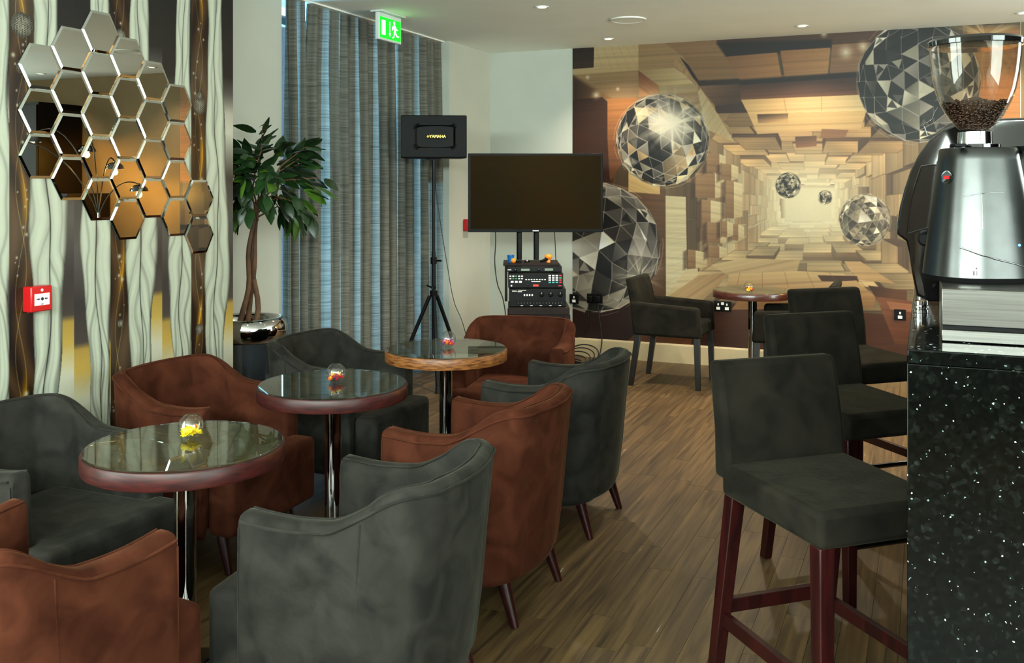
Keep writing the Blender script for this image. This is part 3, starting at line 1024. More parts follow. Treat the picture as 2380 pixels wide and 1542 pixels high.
def window(name, m, w, z0, z1, panes):
    """frame and panes in the local xz plane"""
    t = bpy.data.objects.new(name, None)
    COL.objects.link(t)
    t.matrix_world = m
    t['kind'] = 'structure'
    fr = MB()
    fr.box(-w / 2, w / 2, -0.03, 0.03, z0, z0 + 0.05)
    fr.box(-w / 2, w / 2, -0.03, 0.03, z1 - 0.05, z1)
    for k in range(panes + 1):
        xx = -w / 2 + 0.025 + (w - 0.05) * k / panes
        fr.box(xx - 0.025, xx + 0.025, -0.03, 0.03, z0, z1)
    fr.build('window_frame', 'window_frame', t)
    for k in range(panes):
        a = -w / 2 + 0.05 + (w - 0.05) * k / panes
        b = -w / 2 + (w - 0.05) * (k + 1) / panes
        MB().box(a, b, -0.004, 0.004, z0 + 0.05, z1 - 0.05).build('window_pane', 'window_glass', t)
    return t


window('window_1', Matrix.Translation((-4.12, 6.32, 0)) @ Matrix.Rotation(math.pi / 2, 4, 'Z'), 2.2, 0.1, 2.7, 2)
window('window_2', Matrix.Translation((XL - 0.10, -1.45, 0)) @ Matrix.Rotation(math.pi / 2, 4, 'Z'), 1.6, 0.5, 2.5, 2)
window('window_3', Matrix.Translation((XL - 0.10, 0.25, 0)) @ Matrix.Rotation(math.pi / 2, 4, 'Z'), 1.6, 0.5, 2.5, 2)

window('window_added_4', Matrix.Translation((XR + 0.02, 2.8, 0)) @ Matrix.Rotation(math.pi / 2, 4, 'Z'), 9.0, 0.5, 2.6, 6)  # invented glazing around the added bar-side fill
window('window_added_5', Matrix.Translation((0, YF - 0.02, 0)), 6.4, 2.08, 2.64, 6)  # invented strip window around the added rear fill

# skirting along the mural wall, in lengths
bb = MB()
bb.add([(XW, YB, 0), (XR, YB, 0), (XR, YB - 0.018, 0), (XW, YB - 0.018, 0), (XW, YB, 0.164), (XR, YB, 0.164), (XR, YB - 0.012, 0.164), (XW, YB - 0.012, 0.164), (XR, YB - 0.018, 0.15), (XW, YB - 0.018, 0.15)],
       [(3, 2, 1, 0), (3, 9, 8, 2), (9, 7, 6, 8), (7, 4, 5, 6), (0, 4, 7, 9, 3), (1, 2, 8, 6, 5)])
struct(bb.build('baseboard_back', 'skirting_paint'))
struct(MB().box(XW, XW + 0.016, 7.42, YB - 0.018, 0, 0.164).build('baseboard_corner', 'skirting_paint'))
struct(MB().box(XC - 0.02, XC - 0.004, 4.17, 5.22, 0, 0.164).build('baseboard_alcove', 'skirting_paint'))

# printed murals
art = tunnel_art()
nx, nz = 980, 700
xs = np.linspace(-2.931, 0.665, nx)
zs = np.linspace(0.164, CEIL, nz)
X, Z = np.meshgrid(xs, zs)
f = -S_ * X + C_ * YB
PX = 1190 + 2250 * (C_ * X + S_ * YB) / f
PY = 433 - 2250 * (Z - EYE) / f
rgb = art.sample(PX, PY)
grey = rgb.mean(-1, keepdims=True)
rgb = grey + (rgb - grey) * 0.86
rgb = 255 * np.clip(rgb / 255, 0, 1) ** 1.45 * 1.16 * np.array((1.0, 0.975, 0.955))
ink = np.clip(srgb_lin(rgb) * MURAL_GAIN, 0.004, 0.86)
grid_print('tunnel_mural', (-2.931, YB - 0.003, 0.164), (3.596, 0, 0), (0, 0, CEIL - 0.164), nx, nz, ink, wall_back)
nx, nz = 1250, 620
Y, Z = np.meshgrid(np.linspace(1.2, 4.17, nx), np.linspace(0.0, CEIL, nz))
ink = np.clip(srgb_lin(ribbon_art(Y, Z)) * RIBBON_GAIN, 0.004, 0.88)
grid_print('ribbon_mural', (XL + 0.002, 1.2, 0), (0, 2.97, 0), (0, 0, CEIL), nx, nz, ink, wall_left, gloss=0.35)


# ------------------------------------------------------------------ curtain
def curtain_material():
    m = bpy.data.materials.new('curtain_cloth')
    m.use_nodes = True
    nt = m.node_tree
    nt.nodes.clear()
    out = nt.nodes.new('ShaderNodeOutputMaterial')
    tc = nt.nodes.new('ShaderNodeTexCoord')
    mp = nt.nodes.new('ShaderNodeMapping')
    mp.inputs['Scale'].default_value = (1, 5.0, 190)
    nt.links.new(tc.outputs['Object'], mp.inputs['Vector'])
    n = nt.nodes.new('ShaderNodeTexNoise')
    n.inputs['Scale'].default_value = 1.0
    n.inputs['Detail'].default_value = 6
    nt.links.new(mp.outputs[0], n.inputs['Vector'])
    r = nt.nodes.new('ShaderNodeValToRGB')
    r.color_ramp.elements[0].position = 0.30
    r.color_ramp.elements[0].color = (*lin((90, 87, 79)), 1)
    r.color_ramp.elements[1].position = 0.74
    r.color_ramp.elements[1].color = (*lin((140, 136, 124)), 1)
    nt.links.new(n.outputs['Fac'], r.inputs['Fac'])
    d = nt.nodes.new('ShaderNodeBsdfDiffuse')
    t = nt.nodes.new('ShaderNodeBsdfTranslucent')
    nt.links.new(r.outputs[0], d.inputs[0])
    nt.links.new(r.outputs[0], t.inputs[0])
    mx = nt.nodes.new('ShaderNodeMixShader')
    mx.inputs[0].default_value = 0.38
    nt.links.new(d.outputs[0], mx.inputs[1])
    nt.links.new(t.outputs[0], mx.inputs[2])
    nt.links.new(mx.outputs[0], out.inputs[0])
    M['curtain_cloth'] = m


curtain_material()


LIGHT_GAPS = [(5.355, 5.40), (5.66, 5.74), (5.83, 5.88), (6.06, 6.09), (6.33, 6.40), (6.66, 6.72), (6.98, 7.06), (7.16, 7.42)]  # slits left in the added sheet so blue light streaks come through


def curtain_panel(name, parent, y0, y1, folds, seed, gap_top=0.0, edge_pull=0.0, light_mask=False):
    rs = random.Random(seed)
    ph = [rs.uniform(-0.5, 0.5) for _ in range(folds + 2)]
    amp = [rs.uniform(0.6, 1.25) for _ in range(folds + 2)]
    nu, nv = folds * 16 + 1, 26
    mb = MB()
    pts, fcs = [], []
    for j in range(nv):
        v = j / (nv - 1)
        z = 0.015 + v * (CEIL - 0.02)
        gather = 0.55 + 0.45 * min(1, (1 - v) * 3)
        for i in range(nu):
            u = i / (nu - 1)
            q = u * folds
            k = int(min(q, folds - 1))
            fr = q - k
            a = amp[k] * (1 - fr) + amp[k + 1] * fr
            p = ph[k] * (1 - fr) + ph[k + 1] * fr
            th = 2 * math.pi * (q + 0.12 * p)
            xx = XC + 0.034 * a * gather * math.cos(th + 0.35 * math.sin(2.2 * v + p)) + 0.008 * math.sin(2 * th + 3 * v)
            yy = y0 + u * (y1 - y0) + 0.30 * (y1 - y0) / folds * 0.55 * gather * math.sin(2 * th) * a * 0.6
            if gap_top and v > 0.84:
                yy += gap_top * (1 - u) ** 6 * (v - 0.84) / 0.16
            if edge_pull:
                yy -= edge_pull * u ** 8 * max(0, 0.75 - v)
            pts.append((xx - (0.012 if light_mask else 0), yy, z))
    for j in range(nv - 1):
        for i in range(nu - 1):
            if light_mask:
                ym = y0 + (i + 0.5) / (nu - 1) * (y1 - y0)
                if any(q0 < ym < q1 for q0, q1 in LIGHT_GAPS) and not (ym > 7.1 and j > nv * 0.52):
                    continue
            fcs.append((j * nu + i, j * nu + i + 1, (j + 1) * nu + i + 1, (j + 1) * nu + i))
    return mb.add(pts, fcs).build(name, 'light_mask_cloth' if light_mask else 'curtain_cloth', parent, smooth=180)


cur = thing('curtain', 'tall grey-blue slub curtain hanging floor to ceiling behind the speaker', 'curtain', (0, 0, 0))
M['light_mask_cloth'] = M['curtain_cloth']
curtain_panel('light_mask', cur, 5.235, 5.425, 2, 1, light_mask=True)  # unseen sheet added behind the cloth to shape the blue light streaks
curtain_panel('light_mask', cur, 5.425, 7.412, 15, 2, gap_top=0.045, light_mask=True)
curtain_panel('curtain_panel', cur, 5.235, 5.425, 2, 1)
curtain_panel('curtain_panel', cur, 5.425, 7.412, 15, 2, gap_top=0.045)
MB().box(XC - 0.05, XC + 0.05, 5.23, 7.41, CEIL - 0.012, CEIL - 0.001).build('curtain_track', 'white_plastic', cur)

# ------------------------------------------------------------------ recessed downlights
dl = None
def downlight(x, y, label, lit=True):
    global dl
    if dl is None:
        t = thing('ceiling_downlight', label, 'downlight', (x, y, CEIL), 0, 'recessed downlights in the ceiling')
        MB().lathe([(0.030, -0.002), (0.030, -0.004), (0.036, -0.007), (0.046, -0.006), (0.047, 0.0)], 28, cap=False).build('trim_ring', 'white_plastic', t, smooth=40)
        MB().lathe([(0.030, -0.0035), (0.030, -0.0025)], 24).build('lamp_face', 'lamp_glow', t)
        dl = t
    else:
        t = copy_tree(dl)
        t.location = (x, y, CEIL)
        t['label'] = label
    d = bpy.data.lights.new('downlight_beam', 'SPOT')
    d.energy = DOWNLIGHT_WATTS * (8.0 if y > 7 else (15.0 if y > 6 else 0.6))
    d.color = DOWNLIGHT_COLOR
    d.spot_size = math.radians(115)
    d.spot_blend = 0.8
    d.shadow_soft_size = 0.04
    o = bpy.data.objects.new('downlight_beam', d)
    COL.objects.link(o)
    o.location = (x, y, CEIL - 0.02)
    return t


downlight(-2.443, 6.26, 'lit round downlight in the ceiling beside the exit sign')
downlight(-2.456, 7.83, 'lit round downlight above the mural edge beside the television')
downlight(-0.876, 7.79, 'lit downlight above the middle of the wooden mural')
downlight(0.649, 7.83, 'lit round downlight above the coffee grinder, cut by the picture edge')
for k, (x, y) in enumerate([(2.2, 7.8), (-0.88, 6.26), (0.65, 6.26), (2.2, 6.26), (-2.45, 4.7), (-0.88, 4.7), (2.2, 4.7), (-2.45, 3.14), (-0.88, 3.14), (2.2, 3.14), (-2.45, 1.5), (-0.88, 1.5)]):
    downlight(x, y, 'ceiling downlight above the picture, %s' % ('over the %s' % {7.8: 'back-bar cabinet', 6.26: 'far end of the counter', 4.7: 'worn-rimmed table', 3.14: 'middle table', 1.5: 'front armchairs'}[y]) + {-2.45: ', mirror side', -0.88: ', aisle side', 0.65: ', counter side', 2.2: ', far bar side'}[x])

for lab, x, y in (('round white ceiling speaker grille between two downlights', -2.035, 6.98), ('round white ceiling speaker grille cut by the top edge of picture', -0.02, 6.82)):
    t = thing('ceiling_speaker', lab, 'ceiling speaker', (x, y, CEIL))
    MB().lathe([(0.118, -0.004), (0.122, -0.010), (0.132, -0.008), (0.134, 0.0)], 40, cap=False).build('rim', 'white_plastic', t, smooth=40)
    MB().lathe([(0.119, -0.008), (0.119, -0.004)], 40).build('grille', 'ceiling_paint', t)

# ------------------------------------------------------------------ exit sign
t = thing('exit_sign', 'lit green running-man exit sign hanging from the ceiling', 'exit sign', (-3.556, 6.068, CEIL))
MB().box(-0.05, 0.05, -0.17, 0.17, -0.012, 0).build('ceiling_plate', 'exit_case', t, bevel=0.004)
MB().box(-0.016, 0.016, -0.158, 0.158, -0.205, -0.012).build('case', 'exit_case', t, bevel=0.004)
pn = MB().box(0.0162, 0.0172, -0.148, 0.148, -0.190, -0.042).build('panel', 'exit_green', t)


def flat(pts, name):
    """pictogram shape: (right, up) in metres from the panel middle, printed proud of the panel"""
    mb = MB()
    m = Matrix(((0, 0, 1, 0.0174), (1, 0, 0, 0), (0, 1, 0, -0.116), (0, 0, 0, 1)))
    mb.prism(pts, 0, 0.0006, m)
    return mb.build(name, 'exit_white', pn)


flat([(-0.125, -0.052), (-0.072, -0.052), (-0.072, 0.052), (-0.125, 0.052)], 'door_symbol')
flat([(-0.014, 0.055), (-0.006, 0.055), (-0.006, -0.030), (0.004, -0.030), (-0.010, -0.055), (-0.024, -0.030), (-0.014, -0.030)], 'arrow_symbol')
flat([(0.052 + 0.013 * math.cos(a), 0.052 + 0.013 * math.sin(a)) for a in [k * math.pi / 6 for k in range(12)]], 'head_symbol')
flat([(0.044, 0.036), (0.068, 0.036), (0.086, 0.012), (0.104, 0.012), (0.104, 0.004), (0.082, 0.002), (0.070, 0.014), (0.076, -0.014), (0.096, -0.034), (0.120, -0.034), (0.120, -0.044), (0.092, -0.046),
      (0.062, -0.022), (0.052, -0.050), (0.030, -0.062), (0.026, -0.054), (0.044, -0.042), (0.050, 0.004), (0.034, 0.014), (0.030, -0.004), (0.020, -0.002), (0.024, 0.022)], 'runner_symbol')

# ------------------------------------------------------------------ wall mirrors
HEX_ROWS = [(2.029, 3), (2.124, 4), (2.219, 5), (2.125, 5), (2.034, 4), (1.939, 4), (1.469, 2)]
COLN = ['first', 'second', 'third', 'fourth', 'fifth', 'sixth', 'last']
ROWN = ['top', 'second', 'third', 'fourth', 'fifth']
hexo = None
R_ = 0.1065


def hexpts(r):
    return [(r * math.cos(k * math.pi / 3), r * math.sin(k * math.pi / 3)) for k in range(6)]


for ci, (z0, n) in enumerate(HEX_ROWS):
    for ri in range(n):
        y, z = 2.942 + ci * 0.1606, z0 - ri * 0.1872
        word = 'bottom' if ri == n - 1 else ROWN[ri]
        lab = 'hexagonal wall mirror, %s one in the %s column counted towards the potted tree' % (word, COLN[ci])
        if hexo is None:
            t = thing('hexagon_mirror', lab, 'mirror', (XL + 0.003, y, z), 0, 'honeycomb of hexagon mirrors on the ribbon wall')
            # local x points out of the wall; hexagon in local y,z
            o6, i6 = hexpts(R_), hexpts(R_ - 0.0125)
            mb = MB()
            mb.add([(0.0, p, q) for p, q in o6] + [(0.003, p, q) for p, q in o6], [tuple(range(5, -1, -1))] + [(k, (k + 1) % 6, 6 + (k + 1) % 6, 6 + k) for k in range(6)])
            mb.build('backing', 'mirror_edge', t)
            mb = MB()
            mb.add([(0.003, p, q) for p, q in o6] + [(0.0052, p, q) for p, q in i6], [(k, (k + 1) % 6, 6 + (k + 1) % 6, 6 + k) for k in range(6)])
            mb.build('bevel', 'mirror_bevel', t)
            mb = MB()
            mb.add([(0.0052, p, q) for p, q in i6], [tuple(range(6))])
            mb.build('face', 'mirror', t)
            hexo = t
        else:
            t = copy_tree(hexo)
            t.location = (XL + 0.003, y, z)
            t['label'] = lab

# ------------------------------------------------------------------ fire call points
def call_point(loc, rotz, lab):
    t = thing('fire_call_point', lab, 'fire alarm', loc, rotz)
    MB().box(-0.006, 0.045, -0.052, 0.052, -0.052, 0.052).build('body', 'red_plastic', t, bevel=0.005)
    p = MB().box(0.045, 0.047, -0.036, 0.036, -0.026, 0.022).build('glass', 'white_print', t)
    MB().lathe([(0.007, 0), (0.007, 0.001)], 16, m=Matrix.Translation((0.0471, 0, 0)) @ Matrix.Rotation(math.pi / 2, 4, 'Y')).build('dot', 'black_print', p)
    for s in (-1, 1):
        a = MB()
        mm = Matrix(((0, 0, 1, 0.0472), (1, 0, 0, 0), (0, 1, 0, 0), (0, 0, 0, 1)))
        a.prism([(s * 0.011, 0), (s * 0.019, 0.006 * s), (s * 0.019, 0.002 * s), (s * 0.028, 0.002 * s), (s * 0.028, -0.002 * s), (s * 0.019, -0.002 * s), (s * 0.019, -0.006 * s)], 0, 0.0005, mm)
        a.build('arrow', 'black_print', p)
    MB().box(0.047, 0.0475, -0.006, 0.006, -0.023, -0.020).build('lettering', 'black_print', p)
    MB().lathe([(0.006, 0), (0.006, 0.001)], 16, m=Matrix.Translation((0.0452, 0, 0.036)) @ Matrix.Rotation(math.pi / 2, 4, 'Y')).build('flame_mark', 'white_print', t)
    return t


call_point((XL + 0.01, 2.908, 1.066), 0, 'red fire alarm call point on the ribbon mural below the mirrors')
call_point((XW + 0.008, 7.74, 1.185), 0, 'small red fire alarm call point half hidden by television')
# ------------------------------------------------------------------ tub armchairs (local: facing +x, origin on the floor)
def tub_chair(matname, label):
    t = thing('tub_armchair', label, 'armchair')
    # outer outline of the shell seen from above, from one arm front round the back to the other arm front
    xf, xb, hw, rc, th = 0.25, -0.225, 0.315, 0.155, 0.078
    path = []
    for k in range(15):
        path.append((xf + (xb + rc - xf) * k / 15, -hw, 0, -1))
    for k in range(13):
        a = -math.pi / 2 - (math.pi / 2) * k / 12
        path.append((xb + rc + rc * math.cos(a), -hw + rc + rc * math.sin(a), math.cos(a), math.sin(a)))
    nb = 11
    back = []
    for k in range(1, nb):
        yy = -hw + rc + (2 * hw - 2 * rc) * k / nb
        bow = 0.022 * (1 - (yy / (hw - rc)) ** 2)
        back.append((xb - bow, yy, -1, 0))
    mir = [(x, -y, nx, -ny) for x, y, nx, ny in reversed(path)]
    path = path + back + mir

    def top(x):
        # arm height, then an S-curve up to the back
        u = min(1, max(0, (0.02 - x) / 0.20))
        s = u * u * (3 - 2 * u)
        dip = -0.012 * math.sin(math.pi * min(1, max(0, (xf - x) / 0.28)))
        return 0.662 + dip * (1 - s) + 0.098 * s

    def lean(x, z):
        u = min(1, max(0, (0.10 - x) / 0.32))
        return -0.062 * u * max(0, (z - 0.16)) / 0.6

    secs, pipe, rim = [], [], []
    n = len(path)
    for i, (x, y, nx_, ny_) in enumerate(path):
        h = top(x)
        th = 0.078 - 0.022 * min(1, max(0, (0.0 - x) / 0.16))
        prof = [(0.02, 0.150), (0.004, 0.160), (0.0, 0.18), (-0.004, 0.34), (-0.002, 0.50), (0.0, h - 0.030), (0.003, h - 0.014), (0.012, h - 0.004), (0.026, h),
                (th - 0.026, h), (th - 0.011, h - 0.005), (th - 0.003, h - 0.018), (th, h - 0.05), (th + 0.006, 0.46), (th + 0.004, 0.30)]
        sec = []
        for off, z in prof:
            sec.append((x - nx_ * off + lean(x, z), y - ny_ * off * (1.0), z))
        if i in (0, n - 1):      # soften the arm fronts
            cx = sum(q[0] for q in sec) / len(sec)
            cy = sum(q[1] for q in sec) / len(sec)
            pre = [(q[0] + 0.010, cy + (q[1] - cy) * 0.80, 0.40 + (q[2] - 0.40) * 0.97) for q in sec]
            secs.append(pre) if i == 0 else None
        secs.append(sec)
        if i == n - 1:
            secs.append(pre)
        pipe.append((x + nx_ * 0.001 + lean(x, h), y + ny_ * 0.001, h - 0.020))
        rim.append((x - nx_ * (th - 0.012) + lean(x, h), y - ny_ * (th - 0.012), h - 0.003))
    MB().loft(secs, closed=True, caps=True).build('shell', matname, t, smooth=50)
    front = [(xf + 0.006, -hw + 0.002, z) for z in (0.19, 0.30, 0.42, 0.54)] + [(xf + 0.004, -hw + 0.001, 0.625)]
    MB().tube(pipe, 0.0042, 6).build('piping', matname, t, smooth=60)
    MB().tube(rim, 0.0036, 6).build('piping', matname, t, smooth=60)
    for s in (-1, 1):
        MB().tube([(q[0], q[1] * s * -1, q[2]) for q in front], 0.0038, 6).build('piping', matname, t, smooth=60)
        MB().tube([(xb + rc - 0.005 + lean(xb + rc, z), s * (hw + 0.0008), z) for z in (0.17, 0.3, 0.45, top(xb + rc) - 0.03)], 0.0022, 5).build('seam', matname, t, smooth=60)
    inn = hw - th - 0.004
    out = [(-0.16, -inn), (0.262, -inn), (0.262, -hw + 0.03), (0.38, -hw + 0.03), (0.392, -0.10), (0.395, 0.0), (0.392, 0.10), (0.38, hw - 0.03), (0.262, hw - 0.03), (0.262, inn), (-0.16, inn)]
    MB().prism(out, 0.165, 0.435).build('seat', matname, t, bevel=0.034, seg=4)
    for sx, sy in ((1, -1), (1, 1), (-1, -1), (-1, 1)):
        a = Vector((0.27 if sx > 0 else -0.165, sy * 0.205, 0.168))
        b = a + Vector((0.045 * sx if sx > 0 else -0.055, sy * 0.012, -0.168))
        MB().tube([a, a + (b - a) * 0.5, b], [0.026, 0.021, 0.0145], 12).build('leg', 'mahogany_leg', t, smooth=60)
    return t


g = 'tub armchairs round the small tables'
grey = tub_chair('grey_velvet', '')
brown = tub_chair('brown_velvet', '')
first = {'grey': grey, 'brown': brown}
used = set()
for kind, x, y, deg, lab in (
        ('grey', -1.443, 2.408, 184.5, 'big grey velvet tub armchair with its back to the camera, partly cut off below'),
        ('brown', -1.525, 3.305, 180, 'rust brown velvet tub armchair between two grey ones along the aisle'),
        ('grey', -1.554, 4.21, 180, 'dark grey velvet tub armchair along the aisle at the farthest small table'),
        ('grey', -2.775, 2.39, 0, 'dark grey velvet tub armchair against the ribbon mural with its seat showing'),
        ('brown', -2.835, 3.285, 0, 'rust brown velvet tub armchair against the ribbon mural below the mirrors'),
        ('grey', -2.755, 4.20, 1, 'grey velvet tub armchair in front of the chrome plant pot'),
        ('brown', -2.127, 5.05, -79.6, 'rust brown velvet tub armchair in front of the hi-fi rack'),
        ('brown', -2.053, 1.668, 87, 'rust brown velvet tub armchair cut off at the bottom corner, seen from behind')):
    if kind not in used:
        used.add(kind)
        c = first[kind]
    else:
        c = copy_tree(first[kind])
    c.location = (x, y, 0)
    c.rotation_euler = (0, 0, math.radians(deg))
    tag(c, lab, 'armchair', g)


# ------------------------------------------------------------------ round tables
def round_table(x, y, rimmat, label):
    t = thing('round_table', label, 'table', (x, y, 0), 0, 'round glass-topped pedestal tables')
    MB().lathe([(0.286, 0.684), (0.297, 0.682), (0.299, 0.688), (0.299, 0.728), (0.296, 0.733), (0.286, 0.7335)], 72, cap=False).build('rim', rimmat, t, smooth=40)
    MB().lathe([(0.287, 0.688), (0.287, 0.7325)], 72).build('top', 'table_wood', t, smooth=40)
    MB().lathe([(0.289, 0.7345), (0.2925, 0.7355), (0.2925, 0.7385), (0.2910, 0.7400)], 80).build('glass_top', 'table_glass', t, smooth=40)
    MB().lathe([(0.033, 0.02), (0.033, 0.60), (0.033, 0.684)], 32, cap=False).build('pole', 'chrome', t, smooth=60)
    MB().lathe([(0.033, 0.66), (0.075, 0.680), (0.12, 0.6835)], 32, cap=False).build('bracket', 'black_metal', t, smooth=40)
    MB().lathe([(0.215, 0.0), (0.218, 0.008), (0.20, 0.018), (0.06, 0.030), (0.036, 0.040)], 48).build('base', 'dark_chrome', t, smooth=50)
    return t


round_table(-2.089, 2.34, 'mahogany_rim', 'round glass-topped table in front, reflecting the ribbon mural')
round_table(-2.188, 3.296, 'mahogany_rim', 'dark-rimmed round glass-topped table in the middle of the three')
round_table(-2.156, 4.233, 'worn_rim', 'round glass-topped table with a worn honey-coloured wooden rim')
round_table(-1.212, 7.528, 'dark_rim', 'round glass-topped table against the wooden mural between two armchairs')


def flower(parent, mats, loc, r, seed):
    rs = random.Random(seed)
    f = MB()
    for ring, (n, rr, lift) in enumerate(((9, 1.0, 0.30), (7, 0.66, 0.62))):
        for k in range(n):
            a = 2 * math.pi * k / n + ring * 0.3 + rs.uniform(-0.1, 0.1)
            d = Vector((math.cos(a), math.sin(a), 0))
            s = Vector((-d.y, d.x, 0))
            b0 = d * r * 0.12
            m1 = d * r * 0.55 * rr + Vector((0, 0, r * lift * 0.5))
            tp = d * r * rr + Vector((0, 0, r * lift))
            w = r * 0.24
            f.add([b0 - s * w * 0.4, b0 + s * w * 0.4, m1 + s * w, m1 - s * w, tp + Vector((0, 0, r * 0.02))], [(0, 1, 2, 3), (3, 2, 4)])
    o = f.build('flower', mats[0], parent)
    o.location = loc
    o.rotation_euler = (rs.uniform(-0.9, 0.9), rs.uniform(-0.9, 0.9), rs.uniform(0, 6))
    c = MB().lathe([(r * 0.05, 0), (r * 0.24, r * 0.10), (r * 0.22, r * 0.24), (r * 0.08, r * 0.32)], 10).build('flower_centre', mats[1], o, smooth=60)
    return o


def flower_bowl(px, py, tx, ty, flowers, label, seed):
    p = at_z(px, py, 0.740)
    t = thing('flower_bowl', label, 'glass bowl', (p.x, p.y, 0.7402), 0, 'glass flower bowls on the tables')
    R = 0.0395
    prof = []
    for k in range(15):
        a = -math.pi / 2 * 0.80 + (math.pi / 2 * 0.80 + math.pi / 2 * 0.80) * k / 14
        prof.append((R * math.cos(a), R * 0.95 + R * math.sin(a)))
    prof = [(0.0125, 0.0)] + [(r, z - prof[0][1] + 0.0008) for r, z in prof]
    top = prof[-1]
    inner = [(r - 0.0016, z) for r, z in reversed(prof[1:])]
    MB().lathe(prof + [(top[0] - 0.0008, top[1] + 0.0008)] + inner + [(0.0005, prof[1][1] + 0.0012)], 32, cap=False).build('glass', 'bowl_glass', t, smooth=60)
    rs = random.Random(seed)
    for k, (m, cx, cy, cz, r) in enumerate(flowers):
        flower(t, (m, 'flower_orange' if m == 'flower_yellow' else 'flower_yellow'), (cx, cy, cz), r, seed * 10 + k)
    return t


Y_, R1, P1, V1 = 'flower_yellow', 'flower_red', 'flower_pink', 'flower_purple'
O1 = 'flower_orange'


def bunch(cols, r, seed, top=()):
    rs = random.Random(seed)
    out = []
    for k, m in enumerate(cols):
        a = 2 * math.pi * k / len(cols) + 0.4
        rr = 0.017 if k % 2 else 0.019
        out.append((m, rr * math.cos(a), rr * math.sin(a), 0.017 + 0.006 * (k % 2), r))
    return out + [(m, x, y, z, rt) for m, x, y, z, rt in top]


flower_bowl(444, 1019, 0, 0, bunch([Y_, Y_, Y_, Y_, Y_, Y_], 0.0185, 1, [(Y_, 0.0, 0.0, 0.020, 0.020), (R1, 0.006, 0.008, 0.036, 0.010)]), 'clear glass bowl of yellow flowers on the front table', 1)
flower_bowl(781, 889, 0, 0, bunch([R1, R1, V1, R1, O1, R1, R1], 0.0155, 2, [(Y_, 0.0, -0.014, 0.032, 0.016), (Y_, 0.002, 0.012, 0.030, 0.014)]), 'clear glass bowl of red and yellow flowers on the middle table', 2)
flower_bowl(1041, 807, 0, 0, bunch([P1, V1, R1, P1, V1, O1, R1], 0.0155, 3, [(P1, -0.006, -0.014, 0.030, 0.016), (R1, 0.012, -0.008, 0.028, 0.014)]), 'clear glass bowl of pink and purple flowers on the worn-rimmed table', 3)
flower_bowl(1741, 679, 0, 0, bunch([R1, Y_, R1, R1, Y_, O1], 0.0165, 4, [(Y_, 0.0, -0.012, 0.028, 0.016)]), 'clear glass flower bowl on the table by the wooden mural', 4)


# ------------------------------------------------------------------ square dining armchairs by the mural (facing +x)
def dining_armchair(label):
    t = thing('dining_armchair', label, 'armchair')
    b = MB()
    secs = []
    for z, x, d in ((0.40, -0.215, 0.085), (0.55, -0.225, 0.08), (0.70, -0.255, 0.072), (0.82, -0.285, 0.062)):
        secs.append([(x - d / 2, -0.25, z), (x + d / 2, -0.25, z), (x + d / 2, 0.25, z), (x - d / 2, 0.25, z)])
    b.loft(secs).build('backrest', 'dark_velvet', t, bevel=0.022, seg=3)
    MB().box(-0.20, 0.265, -0.215, 0.215, 0.385, 0.485).build('seat', 'dark_velvet', t, bevel=0.025, seg=3)
    for s in (-1, 1):
        y0, y1 = (0.215, 0.285) if s > 0 else (-0.285, -0.215)
        MB().add([(-0.245, y0, 0.39), (0.28, y0, 0.385), (0.28, y1, 0.385), (-0.245, y1, 0.39), (-0.27, y0, 0.645), (0.265, y0, 0.615), (0.265, y1, 0.615), (-0.27, y1, 0.645)],
                 [(0, 3, 2, 1), (4, 5, 6, 7), (0, 1, 5, 4), (1, 2, 6, 5), (2, 3, 7, 6), (3, 0, 4, 7)]).build('armrest', 'dark_velvet', t, bevel=0.022, seg=3)
        MB().beam((0.245, s * 0.25, 0.40), (0.255, s * 0.255, 0), 0.046, 0.036).build('leg', 'black_leg', t, bevel=0.003)
        MB().beam((-0.205, s * 0.25, 0.41), (-0.265, s * 0.255, 0), 0.046, 0.036).build('leg', 'black_leg', t, bevel=0.003)
    return t


d1 = dining_armchair('charcoal upholstered dining armchair by the mural, seen from its side')
d1.location = (-1.815, 7.46, 0)
d1['group'] = 'dining armchairs by the mural'
d2 = copy_tree(d1)
d2.location = (-0.885, 7.46, 0)
d2.rotation_euler = (0, 0, math.pi)
d2['label'] = 'charcoal upholstered dining armchair by the mural, half hidden behind bar stools'


